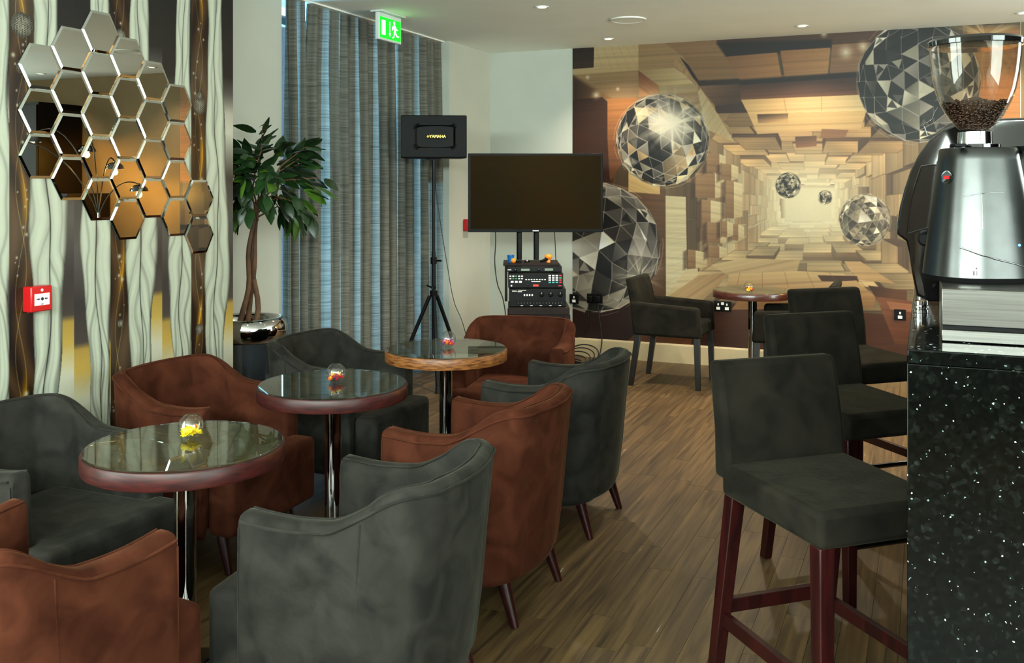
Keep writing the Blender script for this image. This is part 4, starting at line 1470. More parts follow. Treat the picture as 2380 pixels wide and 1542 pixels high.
# ------------------------------------------------------------------ bar stools (facing +x)
def bar_stool(label):
    t = thing('bar_stool', label, 'bar stool')
    MB().add([(-0.23, -0.212, 0.615), (0.235, -0.205, 0.607), (0.235, 0.205, 0.607), (-0.23, 0.212, 0.615), (-0.23, -0.212, 0.712), (0.232, -0.205, 0.704), (0.232, 0.205, 0.704), (-0.23, 0.212, 0.712)],
             [(0, 3, 2, 1), (4, 5, 6, 7), (0, 1, 5, 4), (1, 2, 6, 5), (2, 3, 7, 6), (3, 0, 4, 7)]).build('seat', 'dark_velvet', t, bevel=0.018, seg=3)
    secs = []
    for z, x, d in ((0.66, -0.232, 0.078), (0.80, -0.240, 0.072), (0.92, -0.262, 0.064), (1.003, -0.280, 0.054)):
        secs.append([(x - d / 2, -0.212, z), (x + d / 2, -0.212, z), (x + d / 2, 0.212, z), (x - d / 2, 0.212, z)])
    MB().loft(secs).build('backrest', 'dark_velvet', t, bevel=0.018, seg=3)
    for s in (-1, 1):
        MB().beam((0.205, s * 0.178, 0.612), (0.21, s * 0.18, 0), 0.046, 0.036).build('leg', 'mahogany_leg', t, bevel=0.003)
        MB().beam((-0.205, s * 0.178, 0.618), (-0.30, s * 0.195, 0), 0.046, 0.036).build('leg', 'mahogany_leg', t, bevel=0.003)
        a, b = Vector((-0.262, s * 0.188, 0.235)), Vector((0.208, s * 0.179, 0.235))
        MB().box(a.x, b.x, a.y - 0.011, a.y + 0.011, 0.215, 0.255).build('stretcher', 'mahogany_leg', t, bevel=0.002)
    MB().box(-0.270, -0.246, -0.185, 0.185, 0.250, 0.292).build('stretcher', 'mahogany_leg', t, bevel=0.002)
    MB().tube([(0.215, -0.18, 0.22), (0.215, 0.0, 0.22), (0.215, 0.18, 0.22)], 0.012, 12).build('foot_bar', 'dark_chrome', t, smooth=60)
    return t


s1 = bar_stool('charcoal velvet bar stool standing closest, its seat and dark red legs showing')
for k, (x, y, lab) in enumerate(((-0.246, 2.855, None), (-0.258, 3.988, 'charcoal velvet bar stool second along the counter, behind the closest one'), (-0.296, 5.037, 'charcoal velvet bar stool farthest along the counter, third one'))):
    c = s1 if k == 0 else copy_tree(s1)
    c.location = (x, y, 0)
    c.rotation_euler = (0, 0, math.radians(-48.0))
    if lab:
        c['label'] = lab
    c['group'] = 'bar stools along the granite counter'
s1['label'] = 'charcoal velvet bar stool at the granite counter end, dark red legs showing'
# ------------------------------------------------------------------ potted ficus
PX_, PY_ = -3.545, 4.475
t = thing('plant_pot', 'tall chrome-rimmed planter standing in the alcove before the curtain', 'planter', (PX_, PY_, 0))
MB().lathe([(0.135, 0.0), (0.150, 0.02), (0.175, 0.30), (0.192, 0.58), (0.196, 0.655), (0.190, 0.66)], 48).build('body', 'pot_body', t, smooth=50)
rim = []
for k in range(17):
    a = -math.pi * 0.62 + math.pi * 1.42 * k / 16
    rim.append((0.186 + 0.038 * math.cos(a), 0.720 + 0.068 * math.sin(a)))
MB().lathe(rim + [(0.150, 0.70)], 56, cap=False).build('collar', 'chrome', t, smooth=60)
MB().lathe([(0.16, 0.655), (0.16, 0.712), (0.05, 0.722)], 32).build('soil', 'pot_soil', t, smooth=60)

t = thing('ficus_tree', 'leafy green ficus tree with twisted stems growing in the planter', 'plant', (PX_, PY_, 0.72))
stems = []
for k, (a, r0, tw) in enumerate(((0.2, 0.035, 1.0), (2.4, 0.04, -1.0), (4.3, 0.03, 0.7))):
    pts = []
    for i in range(13):
        v = i / 12
        rr = r0 * (1.15 - 0.55 * v) + 0.012 * math.sin(7 * v + k)
        th = a + tw * 2.3 * v
        pts.append(Vector((rr * math.cos(th) + 0.03 * v + 0.010 * math.sin(11 * v + 2 * k), rr * math.sin(th), -0.01 + 0.72 * v)))
    MB().tube(pts, [0.017 - 0.007 * i / 12 for i in range(13)], 9).build('stem', 'bark', t, smooth=60)
    stems.append(pts[-1])
rs = random.Random(21)
CC = Vector((0.10, 0.06, 0.84))


def leaf_mesh(name, matname):
    L, W = 0.112, 0.030
    pts, fcs = [], []
    n = 5
    for i in range(n + 1):
        v = i / n
        w = W * math.sin(math.pi * min(1, v * 0.93 + 0.05)) ** 0.75 * (1.12 - 0.45 * v)
        z = -0.020 * v * v
        pts += [(v * L, -w, z - 0.004), (v * L, 0, z + 0.001), (v * L, w, z - 0.004)]
    for i in range(n):
        b = i * 3
        fcs += [(b, b + 1, b + 4, b + 3), (b + 1, b + 2, b + 5, b + 4)]
    me = bpy.data.meshes.new(name)
    me.from_pydata(pts, [], fcs)
    me.polygons.foreach_set('use_smooth', [True] * len(fcs))
    me.materials.append(M[matname])
    return me


lm = leaf_mesh('leaf', 'leaf_green')
lb = leaf_mesh('leaf', 'leaf_bright')
tips = []
for k in range(44):
    th = rs.uniform(0, 2 * math.pi)
    ph = math.asin(rs.uniform(-0.75, 0.95))
    d = Vector((math.cos(th) * math.cos(ph), math.sin(th) * math.cos(ph), math.sin(ph)))
    ext = Vector((0.30, 0.32, 0.34))
    s = rs.uniform(0.62, 1.0)
    e = CC + Vector((d.x * ext.x, d.y * ext.y, d.z * ext.z)) * s
    if e.x + PX_ < XC + 0.03:
        e.x = XC + 0.03 - PX_ + rs.uniform(0, 0.05)
    if e.y + PY_ < 4.23:
        e.y = 4.23 - PY_ + rs.uniform(0, 0.05)
    st = stems[k % 3] + Vector((0, 0, -rs.uniform(0, 0.10)))
    mid = st.lerp(e, 0.5) + Vector((0, 0, 0.07))
    tips.append((st, mid, e))
br = MB()
for k, (a, m, b) in enumerate(tips):
    if k % 2 == 0:
        MB().tube([a, m, b], [0.006, 0.004, 0.002], 5).build('branch', 'bark', t, smooth=60)
count = 0
for a, m, b in tips:
    for q in range(7):
        v = rs.uniform(0.45, 1.06)
        base = m.lerp(b, (v - 0.45) / 0.55) if v > 0.45 else m
        out = Vector((b - CC)).normalized() + Vector((rs.uniform(-1, 1), rs.uniform(-1, 1), rs.uniform(-0.9, 0.5))) * 0.75
        out.z -= 0.35
        out.normalize()
        p = base + Vector((rs.uniform(-1, 1), rs.uniform(-1, 1), rs.uniform(-1, 1))) * 0.03
        if p.y + PY_ < 4.24 or p.x + PX_ < XC + 0.02:
            continue
        if p.y + out.y * 0.1 + PY_ < 4.20 or p.x + out.x * 0.1 + PX_ < XC + 0.02:
            out.x, out.y = abs(out.x), abs(out.y)
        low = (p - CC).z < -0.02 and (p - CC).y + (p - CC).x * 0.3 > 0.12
        if count >= 297:
            continue
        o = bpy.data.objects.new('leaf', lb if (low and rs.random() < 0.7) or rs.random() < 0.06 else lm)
        COL.objects.link(o)
        o.parent = t
        o.location = p
        o.rotation_euler = out.to_track_quat('X', 'Z').to_euler()
        o.rotation_euler.rotate_axis('X', rs.uniform(-0.8, 0.8))
        sc = rs.uniform(0.8, 1.35)
        o.scale = (sc, sc, sc)
        count += 1

# ------------------------------------------------------------------ loudspeaker on a tripod stand
D_ = 7.45
sp = at_d(1008, 433, D_)
ST = (sp.x, sp.y)
zz = lambda y, d=D_: EYE - d * (y - 433) / 2250
t = thing('speaker_stand', 'black tripod speaker stand in front of the curtain', 'speaker stand', (ST[0], ST[1], 0), YAW)
apex, low = zz(688), 0.28
MB().lathe([(0.0165, low - 0.02), (0.0165, zz(585))], 16).build('pole', 'black_metal', t, smooth=60)
MB().lathe([(0.013, zz(600)), (0.013, zz(373))], 16).build('pole', 'black_metal', t, smooth=60)
MB().lathe([(0.024, zz(614)), (0.024, zz(598))], 16).build('collar', 'black_plastic', t, smooth=40)
MB().tube([(0.02, 0, zz(606)), (0.06, -0.02, zz(606))], 0.007, 8).build('knob', 'black_plastic', t, smooth=60)
MB().lathe([(0.028, zz(690)), (0.030, zz(676))], 16).build('collar', 'black_plastic', t, smooth=40)
MB().lathe([(0.019, zz(672)), (0.019, zz(664))], 16).build('clamp_ring', 'dark_chrome', t, smooth=40)
MB().tube([(-0.02, 0, zz(668)), (-0.05, -0.02, zz(663))], 0.007, 8).build('knob', 'black_plastic', t, smooth=60)
for a in (-80, 176, 40):
    d = Vector((math.cos(math.radians(a)), math.sin(math.radians(a)), 0))
    e = d * 0.31
    lg = MB().tube([d * 0.03 + Vector((0, 0, apex)), e * 0.96 + Vector((0, 0, 0.05)), e + Vector((0, 0, 0.006))], [0.015, 0.015, 0.014], 10).build('leg', 'black_metal', t, smooth=60)
    MB().lathe([(0.013, 0), (0.019, 0.004), (0.017, 0.045)], 12, c=(e.x, e.y, 0)).build('rubber_foot', 'rubber', lg, smooth=50)
    MB().tube([d * 0.02 + Vector((0, 0, low)), d * 0.16 + Vector((0, 0, apex * 0.50))], 0.007, 8).build('brace', 'black_metal', t, smooth=60)
bz = zz(369)
MB().box(-0.06, 0.06, -0.05, 0.05, bz - 0.008, bz - 0.0008).build('top_plate', 'black_metal', t, bevel=0.002)

t = thing('loudspeaker', 'wide black karaoke loudspeaker mounted on the tripod stand', 'speaker', (ST[0], ST[1], bz), YAW + math.radians(3))
sh = 0.325
o = MB()
prof = [(-0.245, -0.135), (0.255, -0.135), (0.215, 0.13), (-0.205, 0.13)]
o.prism(prof, 0.0, sh).build('cabinet', 'black_plastic', t, bevel=0.008)
# moulded grille with a hollow middle
nx, nz = 25, 15
pts, fcs = [], []
for j in range(nz):
    for i in range(nx):
        u, v = i / (nx - 1) * 2 - 1, j / (nz - 1) * 2 - 1
        x = 0.245 * u + 0.005
        z = sh / 2 + (sh / 2 - 0.012) * v
        inner = 1 if (abs(u - 0.05) < 0.58 and abs(v) < 0.46 + 0.16 * abs(u)) else 0
        dep = -0.138 - (0.012 if not inner else 0.0) + (0.045 * (1 - ((u - 0.05) / 0.58) ** 2) if inner else 0)
        pts.append((x, dep, z))
for j in range(nz - 1):
    for i in range(nx - 1):
        fcs.append((j * nx + i, j * nx + i + 1, (j + 1) * nx + i + 1, (j + 1) * nx + i))
gr = MB().add(pts, fcs).build('front_grille', 'grille_plastic', t, smooth=35)
bd = MB().box(-0.055, 0.105, -0.158, -0.150, sh / 2 - 0.016, sh / 2 + 0.016).build('badge', 'black_plastic', t)
text_mesh('YAMAHA', 0.030, 'lettering', 'gold_print', bd, (0.034, -0.1588, sh / 2), (math.pi / 2, 0, 0))
ic = MB()
for k in range(3):
    a = k * math.pi / 3
    ic.tube([(-0.038 + 0.011 * math.cos(a), -0.159, sh / 2 + 0.011 * math.sin(a)), (-0.038 - 0.011 * math.cos(a), -0.159, sh / 2 - 0.011 * math.sin(a))], 0.0012, 5)
ic.build('emblem', 'gold_print', bd)

# ------------------------------------------------------------------ television on a double-pole stand over the hi-fi table
D2 = 7.4
c = at_d(1245, 433, D2)
TV0 = (c.x, c.y)
RX = lambda px: (px - 1245) * D2 / 2250
z2 = lambda y: EYE - D2 * (y - 433) / 2250
t = thing('television', 'large flat television with a dark screen on a pole stand', 'television', (TV0[0], TV0[1], 0), YAW)
MB().box(RX(1088), RX(1401), -0.012, 0.035, z2(540), z2(357)).build('casing', 'black_plastic', t, bevel=0.004)
MB().box(RX(1094), RX(1396), -0.0135, -0.011, z2(532), z2(362)).build('screen', 'screen', t)
MB().box(RX(1238), RX(1252), -0.0128, -0.0118, z2(537.4), z2(535.6)).build('maker_mark', 'white_print', t)
MB().box(-0.20, 0.20, 0.035, 0.075, z2(520), z2(400)).build('back_box', 'black_plastic', t, bevel=0.01)
for px in (1207, 1247):
    MB().lathe([(0.021, z2(606)), (0.021, z2(420))], 16, c=(RX(px), 0.095, 0)).build('pole', 'black_metal', t, smooth=60)

t = thing('media_stand', 'black equipment table with a small top shelf carrying hi-fi boxes', 'media stand', (TV0[0], TV0[1], 0), YAW)
MB().box(RX(1170), RX(1298), -0.16, 0.20, z2(614.6), z2(609)).build('top_shelf', 'dark_wood', t, bevel=0.003)
for x in (1176, 1292):
    MB().box(RX(x) - 0.010, RX(x) + 0.010, 0.14, 0.19, z2(706), z2(614.6)).build('upright', 'dark_wood', t, bevel=0.002)
MB().box(RX(1181), RX(1320), -0.22, 0.20, z2(724), z2(707)).build('table_top', 'dark_wood', t, bevel=0.004)
for x in (1186, 1315):
    for y in (-0.195, 0.175):
        MB().beam((RX(x), y, z2(724)), (RX(x), y, 0), 0.044, 0.040).build('leg', 'dark_wood', t, bevel=0.002)
MB().box(RX(1190), RX(1311), -0.205, -0.190, z2(738), z2(724)).build('apron', 'dark_wood', t)
MB().box(RX(1186), RX(1315), -0.17, 0.15, 0.16, 0.18).build('lower_shelf', 'dark_wood', t)
for x in (1221, 1262):
    MB().beam((RX(x), 0.0, z2(724)), (RX(x), 0.0, 0.18), 0.03, 0.03).build('post', 'black_metal', t)


def hifi(name, label, x0, x1, y0, y1, front, depth, dressing):
    t = thing(name, label, 'hi-fi', (TV0[0], TV0[1], 0), YAW)
    zb, zt = z2(y1), z2(y0)
    MB().box(RX(x0), RX(x1), front, front + depth, zb, zt).build('casing', 'black_metal', t, bevel=0.003)
    for sx in (x0 + 12, x1 - 12):
        for yy in (front + 0.04, front + depth - 0.04):
            MB().lathe([(0.014, 0), (0.016, 0.006)], 12, c=(RX(sx), yy, zb - 0.006)).build('foot', 'rubber', t)
    for d in dressing:
        kind, name2, mt = d[0], d[1], d[2]
        if kind == 'box':
            MB().box(RX(d[3]), RX(d[4]), front - 0.003, front + 0.001, z2(d[6]), z2(d[5])).build(name2, mt, t)
        elif kind == 'knob':
            mm = Matrix.Translation((RX(d[3]), front + 0.001, z2(d[4]))) @ Matrix.Rotation(math.pi / 2, 4, 'X')
            kb = MB().lathe([(d[5], 0), (d[5], 0.012), (d[5] * 0.9, 0.017), (d[5] * 0.75, 0.018)], 20, m=mm).build(name2, mt, t, smooth=40)
            MB().box(RX(d[3]) - 0.0012, RX(d[3]) + 0.0012, front - 0.0175, front - 0.0168, z2(d[4]) + d[5] * 0.3, z2(d[4]) + d[5] * 0.85).build('pointer', 'white_print', kb)
    return t


P_ = lambda x, s=7.708: 1130 + x / s
Q_ = lambda y, s=7.71: 560 + y / s
dress = [('box', 'logo', 'white_print', P_(385), P_(450), Q_(478), Q_(492)), ('box', 'display', 'lcd', P_(622), P_(770), Q_(466), Q_(502)), ('box', 'display', 'lcd', P_(1035), P_(1180), Q_(460), Q_(500)),
         ('knob', 'knob', 'black_plastic', P_(522), Q_(492), 0.010), ('knob', 'knob', 'black_plastic', P_(930), Q_(486), 0.010)]
hifi('microphone_receiver', 'slim black receiver with two small displays, top of the stack', P_(375), P_(1335), Q_(425), Q_(520), -0.175, 0.28, dress)
dress = []
for i in range(5):
    for j in range(2):
        dress.append(('box', 'button', 'white_print' if (i in (0, 3, 4) or j == 0) and not (i == 2) else 'green_print', P_(418 + i * 51), P_(450 + i * 51), Q_(584 + j * 44), Q_(604 + j * 42)))
for i in range(3):
    dress.append(('box', 'button', 'white_print', P_(440 + i * 72), P_(490 + i * 72), Q_(676), Q_(708)))
for i in range(8):
    dress.append(('box', 'button', 'white_print', P_(696 + i * 47), P_(724 + i * 47), Q_(646), Q_(660)))
for i in range(4):
    for j in range(4):
        m = 'red_plastic' if i == 3 and j in (0, 2, 3) else ('green_print' if i == 3 else ('teal_print' if j == 3 else 'white_print'))
        dress.append(('box', 'button', m, P_(1100 + i * 62), P_(1142 + i * 62), Q_(570 + j * 40), Q_(594 + j * 40)))
dress += [('box', 'lettering', 'white_print', P_(800), P_(960), Q_(684), Q_(692)), ('box', 'display', 'red_display', P_(830), P_(925), Q_(738), Q_(772)), ('box', 'lamp', 'white_print', P_(440), P_(466), Q_(748), Q_(772)),
          ('knob', 'knob', 'black_plastic', P_(740), Q_(750), 0.007), ('box', 'lettering', 'red_plastic', P_(1270), P_(1330), Q_(752), Q_(768))]
hifi('karaoke_player', 'black karaoke player with white keypad and red display, second in the stack', P_(395), P_(1355), Q_(545), Q_(796), -0.19, 0.30, dress)
dress = [('box', 'lettering', 'white_print', P_(465), P_(545), Q_(846), Q_(857)), ('box', 'lettering', 'white_print', P_(570), P_(710), Q_(838), Q_(844)), ('box', 'lettering', 'white_print', P_(560), P_(635), Q_(856), Q_(868))]
for i in range(4):
    dress.append(('box', 'lamp', 'white_print', P_(668 + i * 45), P_(692 + i * 45), Q_(906), Q_(938)))
for x in (980, 1140, 1303):
    dress.append(('knob', 'volume_knob', 'black_plastic', P_(x), Q_(910), 0.0185))
for i in range(15):
    dress.append(('knob', 'control_knob', 'black_plastic', P_(570 + i * 54), Q_(1064), 0.0062))
for i in range(5):
    dress.append(('box', 'lettering', 'white_print', P_(612 + i * 166), P_(656 + i * 166), Q_(1101), Q_(1110)))
dress.append(('box', 'trim_line', 'dark_chrome', P_(415), P_(1398), Q_(1020), Q_(1024)))
hifi('karaoke_amplifier', 'black amplifier with three big round knobs, bottom of the stack', P_(410), P_(1402), Q_(812), Q_(1122), -0.20, 0.34, dress)

t = thing('blue_microphone_cup', 'small blue plastic cup on the hi-fi shelf', 'cup', (*(Vector((TV0[0], TV0[1])) + Vector((C_ * RX(1187) + S_ * 0.06, S_ * RX(1187) - C_ * 0.06))), z2(609)), YAW)
MB().lathe([(0.020, 0.0), (0.022, 0.01), (0.026, 0.050), (0.028, 0.056), (0.024, 0.056), (0.019, 0.012)], 20, cap=True).build('cup_body', 'blue_plastic', t, smooth=40)
t = thing('orange_windscreen', 'round orange microphone foam lying beside the blue cup', 'microphone', (*(Vector((TV0[0], TV0[1])) + Vector((C_ * RX(1193) + S_ * 0.115, S_ * RX(1193) - C_ * 0.115))), z2(609)), YAW)
MB().lathe([(0.004, 0.0), (0.016, 0.004), (0.021, 0.018), (0.016, 0.032), (0.004, 0.037)], 20).build('foam_ball', 'orange_plastic', t, smooth=60)
MB().tube([(0.012, 0, 0.014), (0.06, 0.02, 0.010)], [0.010, 0.008], 10).build('handle', 'black_plastic', t, smooth=60)
t = thing('orange_microphone', 'orange-headed microphone resting on the hi-fi shelf beside the pole', 'microphone', (*(Vector((TV0[0], TV0[1])) + Vector((C_ * RX(1274) + S_ * 0.05, S_ * RX(1274) - C_ * 0.05))), z2(609)), YAW)
MB().lathe([(0.006, 0.020), (0.024, 0.026), (0.030, 0.042), (0.026, 0.056), (0.012, 0.062)], 20).build('foam_head', 'orange_plastic', t, smooth=60)
MB().lathe([(0.016, 0.0), (0.014, 0.026)], 16).build('neck', 'orange_plastic', t, smooth=40)
MB().tube([(-0.01, -0.012, 0.030), (-0.035, -0.02, 0.016), (-0.065, -0.02, 0.009)], [0.014, 0.011, 0.009], 10).build('handle', 'black_plastic', t, smooth=60)
t = thing('shelf_dish', 'small flat grey dish between the television poles', 'dish', (*(Vector((TV0[0], TV0[1])) + Vector((C_ * RX(1225) + S_ * 0.05, S_ * RX(1225) - C_ * 0.05))), z2(609)), YAW)
MB().lathe([(0.014, 0.0), (0.020, 0.002), (0.024, 0.012), (0.022, 0.012), (0.016, 0.004)], 20).build('dish_body', 'dark_chrome', t, smooth=40)


# ------------------------------------------------------------------ sockets and cables
def socket(px, py, w, h, label, gangs, mt='black_metal'):
    p = at_y(px, py, YB)
    t = thing('wall_socket', label, 'socket', (p.x, YB - 0.003, p.z))
    MB().box(-w / 2, w / 2, -0.010, 0.0, -h / 2, h / 2).build('plate', mt, t, bevel=0.002)
    for k in range(gangs):
        x = (k - (gangs - 1) / 2) * w / gangs
        MB().box(x - 0.016, x + 0.016, -0.0112, -0.010, -0.030, -0.006).build('pin_face', 'white_print', t)
        MB().box(x - 0.006, x + 0.006, -0.0112, -0.010, 0.006, 0.024).build('switch', 'white_plastic', t)
    if gangs == 2:
        MB().box(-0.012, 0.012, -0.0112, -0.010, 0.012, 0.034).build('switch', 'white_plastic', t)
    return t


socket(1680, 712, 0.146, 0.086, 'black double wall socket under the round table by mural', 2)
socket(2092, 732, 0.086, 0.086, 'black single wall socket low on the mural beside the counter', 1)
socket(1335, 695, 0.086, 0.086, 'dark wall switch plate at the mural edge behind the rack', 1)
p = at_y(1383, 694, YB)
t = thing('plug_adapter', 'black plugs in a wall socket on the mural behind the armchair', 'plug', (p.x, YB - 0.003, p.z))
MB().box(-0.073, 0.073, -0.010, 0, -0.043, 0.043).build('plate', 'black_metal', t, bevel=0.002)
for s in (-1, 1):
    MB().box(s * 0.036 - 0.026, s * 0.036 + 0.026, -0.05, -0.010, -0.032, 0.024).build('plug', 'black_plastic', t, bevel=0.008)


def cable(label, pts, r=0.0035, name='cable'):
    # smooth the run through its points
    P = [Vector(q) for q in pts]
    out = []
    for i in range(len(P) - 1):
        p0, p1, p2, p3 = P[max(i - 1, 0)], P[i], P[i + 1], P[min(i + 2, len(P) - 1)]
        for k in range(8):
            u = k / 8
            out.append(0.5 * ((2 * p1) + (-p0 + p2) * u + (2 * p0 - 5 * p1 + 4 * p2 - p3) * u * u + (-p0 + 3 * p1 - 3 * p2 + p3) * u ** 3))
    out.append(P[-1])
    return tag(MB().tube(out, r, 6).build(name, 'cable_rubber', smooth=60), label, 'cable')


cable('thin black cable hanging from the loudspeaker to the floor', [at_d(1012, 372, D_ + 0.10), at_d(1013, 440, D_ + 0.08), at_d(1024, 520, D_ + 0.06), at_d(1040, 620, D_ + 0.04), at_d(1055, 700, D_), at_d(1078, 760, D_ - 0.1), at_z(1110, 890, 0.005)], 0.003)
cable('black cable hanging from the television past the hi-fi rack', [at_d(1150, 500, D2 + 0.06), at_d(1152, 560, D2 + 0.06), at_d(1150, 610, D2 + 0.07), at_d(1156, 660, D2 + 0.06), at_d(1170, 700, D2 + 0.05), at_d(1178, 770, D2 + 0.05), at_z(1180, 905, 0.005)], 0.004)
cable('black cable hanging from the television behind the orange microphone', [at_d(1288, 520, D2 + 0.10), at_d(1290, 560, D2 + 0.16), at_d(1293, 615, D2 + 0.25), at_d(1302, 660, D2 + 0.26)], 0.003)
a = at_y(1390, 705, YB - 0.06)
cable('dark power cable falling from the wall plugs to the floor', [a, at_y(1391, 722, YB - 0.05), at_y(1396, 760, YB - 0.04), at_y(1399, 790, YB - 0.04), at_y(1394, 825, YB - 0.05), at_z(1385, 842, 0.006), at_z(1350, 850, 0.006)], 0.005)
a = at_y(1368, 705, YB - 0.06)
cable('black cable drooping along the skirting towards the hi-fi rack', [at_d(1317, 765, 7.7), at_y(1322, 775, YB - 0.3), at_y(1330, 783, YB - 0.06), at_y(1350, 782, YB - 0.03), at_y(1366, 750, YB - 0.04), a], 0.003)
t = thing('cable_coil', 'coiled black cables heaped on the floor behind the rust armchair', 'cable', tuple(at_z(1335, 848, 0.0)))
for k in range(5):
    rr = 0.085 + 0.012 * k
    tilt = 0.5 + 0.22 * k
    pts = []
    for i in range(25):
        a = 2 * math.pi * i / 24
        pts.append(Vector((rr * math.cos(a) + 0.012 * k, -0.05 + 0.04 * k + rr * 0.35 * math.sin(a), 0.008 + (rr * math.sin(a) + rr) * 0.55 * math.sin(tilt))))
    MB().tube(pts, 0.0055, 6).build('loop', 'cable_rubber', t, smooth=60)
MB().box(-0.12, -0.01, -0.06, 0.06, 0.001, 0.06).build('power_brick', 'black_plastic', t, bevel=0.012)

# ------------------------------------------------------------------ granite bar counter
def granite():
    m = bpy.data.materials.new('granite')
    m.use_nodes = True
    nt = m.node_tree
    b = nt.nodes['Principled BSDF']
    b.inputs['Roughness'].default_value = 0.10
    b.inputs['Specular IOR Level'].default_value = 0.22
    tc = nt.nodes.new('ShaderNodeTexCoord')

    def vor(scale, dist='EUCLIDEAN'):
        v = nt.nodes.new('ShaderNodeTexVoronoi')
        v.inputs['Scale'].default_value = scale
        nt.links.new(tc.outputs['Object'], v.inputs['Vector'])
        return v
    v1, v2, v3 = vor(95), vor(125), vor(60)
    wob = nt.nodes.new('ShaderNodeTexNoise'); wob.inputs['Scale'].default_value = 220
    nt.links.new(tc.outputs['Object'], wob.inputs['Vector'])
    wm = nt.nodes.new('ShaderNodeVectorMath'); wm.operation = 'MULTIPLY_ADD'
    nt.links.new(wob.outputs['Color'], wm.inputs[0]); wm.inputs[1].default_value = (0.006, 0.006, 0.006); nt.links.new(tc.outputs['Object'], wm.inputs[2])
    nt.links.new(wm.outputs[0], v2.inputs['Vector'])
    n = nt.nodes.new('ShaderNodeTexNoise'); n.inputs['Scale'].default_value = 40; n.inputs['Detail'].default_value = 8
    nt.links.new(tc.outputs['Object'], n.inputs['Vector'])
    r = nt.nodes.new('ShaderNodeValToRGB')
    els = [(0.36, (2, 3, 3)), (0.58, (5, 7, 6)), (0.70, (15, 19, 17)), (0.84, (44, 50, 43))]
    for i, (p, c) in enumerate(els):
        e = r.color_ramp.elements[i] if i < 2 else r.color_ramp.elements.new(p)
        e.position = p
        e.color = (*lin(c), 1)
    sep = nt.nodes.new('ShaderNodeSeparateColor')
    nt.links.new(v1.outputs['Color'], sep.inputs[0])
    ma = nt.nodes.new('ShaderNodeMath'); ma.operation = 'MULTIPLY_ADD'
    nt.links.new(sep.outputs[0], ma.inputs[0]); ma.inputs[1].default_value = 0.35
    mb_ = nt.nodes.new('ShaderNodeMath'); mb_.operation = 'MULTIPLY'; mb_.inputs[1].default_value = 0.62
    nt.links.new(n.outputs['Fac'], mb_.inputs[0]); nt.links.new(mb_.outputs[0], ma.inputs[2])
    nt.links.new(ma.outputs[0], r.inputs['Fac'])
    # bright mica flakes
    sep2 = nt.nodes.new('ShaderNodeSeparateColor')
    nt.links.new(v2.outputs['Color'], sep2.inputs[0])
    gt = nt.nodes.new('ShaderNodeMath'); gt.operation = 'GREATER_THAN'; gt.inputs[1].default_value = 0.935
    nt.links.new(sep2.outputs[1], gt.inputs[0])
    lt = nt.nodes.new('ShaderNodeMath'); lt.operation = 'LESS_THAN'; lt.inputs[1].default_value = 0.42
    nt.links.new(v2.outputs['Distance'], lt.inputs[0])
    mu = nt.nodes.new('ShaderNodeMath'); mu.operation = 'MULTIPLY'
    nt.links.new(gt.outputs[0], mu.inputs[0]); nt.links.new(lt.outputs[0], mu.inputs[1])
    mx = nt.nodes.new('ShaderNodeMix'); mx.data_type = 'RGBA'
    nt.links.new(mu.outputs[0], mx.inputs['Factor'])
    nt.links.new(r.outputs[0], mx.inputs['A'])
    vc = nt.nodes.new('ShaderNodeMix'); vc.data_type = 'RGBA'
    nt.links.new(sep2.outputs[2], vc.inputs['Factor'])
    vc.inputs['A'].default_value = (0.10, 0.14, 0.14, 1)
    vc.inputs['B'].default_value = (0.95, 1.0, 0.98, 1)
    cu = nt.nodes.new('ShaderNodeMath'); cu.operation = 'POWER'; cu.inputs[1].default_value = 3.0
    nt.links.new(sep2.outputs[2], cu.inputs[0]); nt.links.new(cu.outputs[0], vc.inputs['Factor'])
    nt.links.new(vc.outputs['Result'], mx.inputs['B'])
    nt.links.new(mx.outputs['Result'], b.inputs['Base Color'])
    M['granite'] = m


granite()
YE, XE, ZC = 2.34, -0.037, 1.165
t = thing('bar_counter', 'polished black speckled granite bar counter', 'bar counter', (XE, YE, 0))
MB().box(0.0, 0.72, 0.0, 3.1, ZC - 0.032, ZC).build('worktop', 'granite', t, bevel=0.003)
MB().box(0.0, 0.72, 0.0, 0.032, 0.0, ZC - 0.0325).build('end_panel', 'granite', t, bevel=0.002)
MB().box(0.36, 0.72, 0.033, 3.1, 0.0, ZC - 0.0325).build('body', 'dark_panel', t)

# ------------------------------------------------------------------ coffee grinder on its steel knock-box
gx, gy = 0.036, 2.485
t = thing('knock_box', 'brushed steel knock-box drawer unit under the coffee grinder', 'drawer unit', (gx, gy, ZC))
z3 = lambda y: EYE - 2.272 * (y - 433) / 2250 - ZC
MB().box(0.0, 0.27, 0.012, 0.40, 0.0015, z3(670)).build('casing', 'brushed_steel', t, bevel=0.002)
MB().box(0.0, 0.27, 0.0, 0.012, z3(756), z3(671)).build('drawer_front', 'brushed_steel', t, bevel=0.002)
MB().box(0.002, 0.268, 0.006, 0.014, z3(765), z3(756)).build('shadow_gap', 'black_plastic', t)
MB().box(0.0, 0.27, 0.0, 0.012, 0.0015, z3(766)).build('plinth', 'brushed_steel', t, bevel=0.002)

zb = ZC + z3(670)
GC = at_d(2266, 433, 2.47)
t = thing('coffee_grinder', 'silver coffee grinder with a clear bean hopper on the counter', 'coffee grinder', (GC.x, GC.y, zb), YAW)
z4 = lambda y: EYE - 2.44 * (y - 433) / 2250 - zb


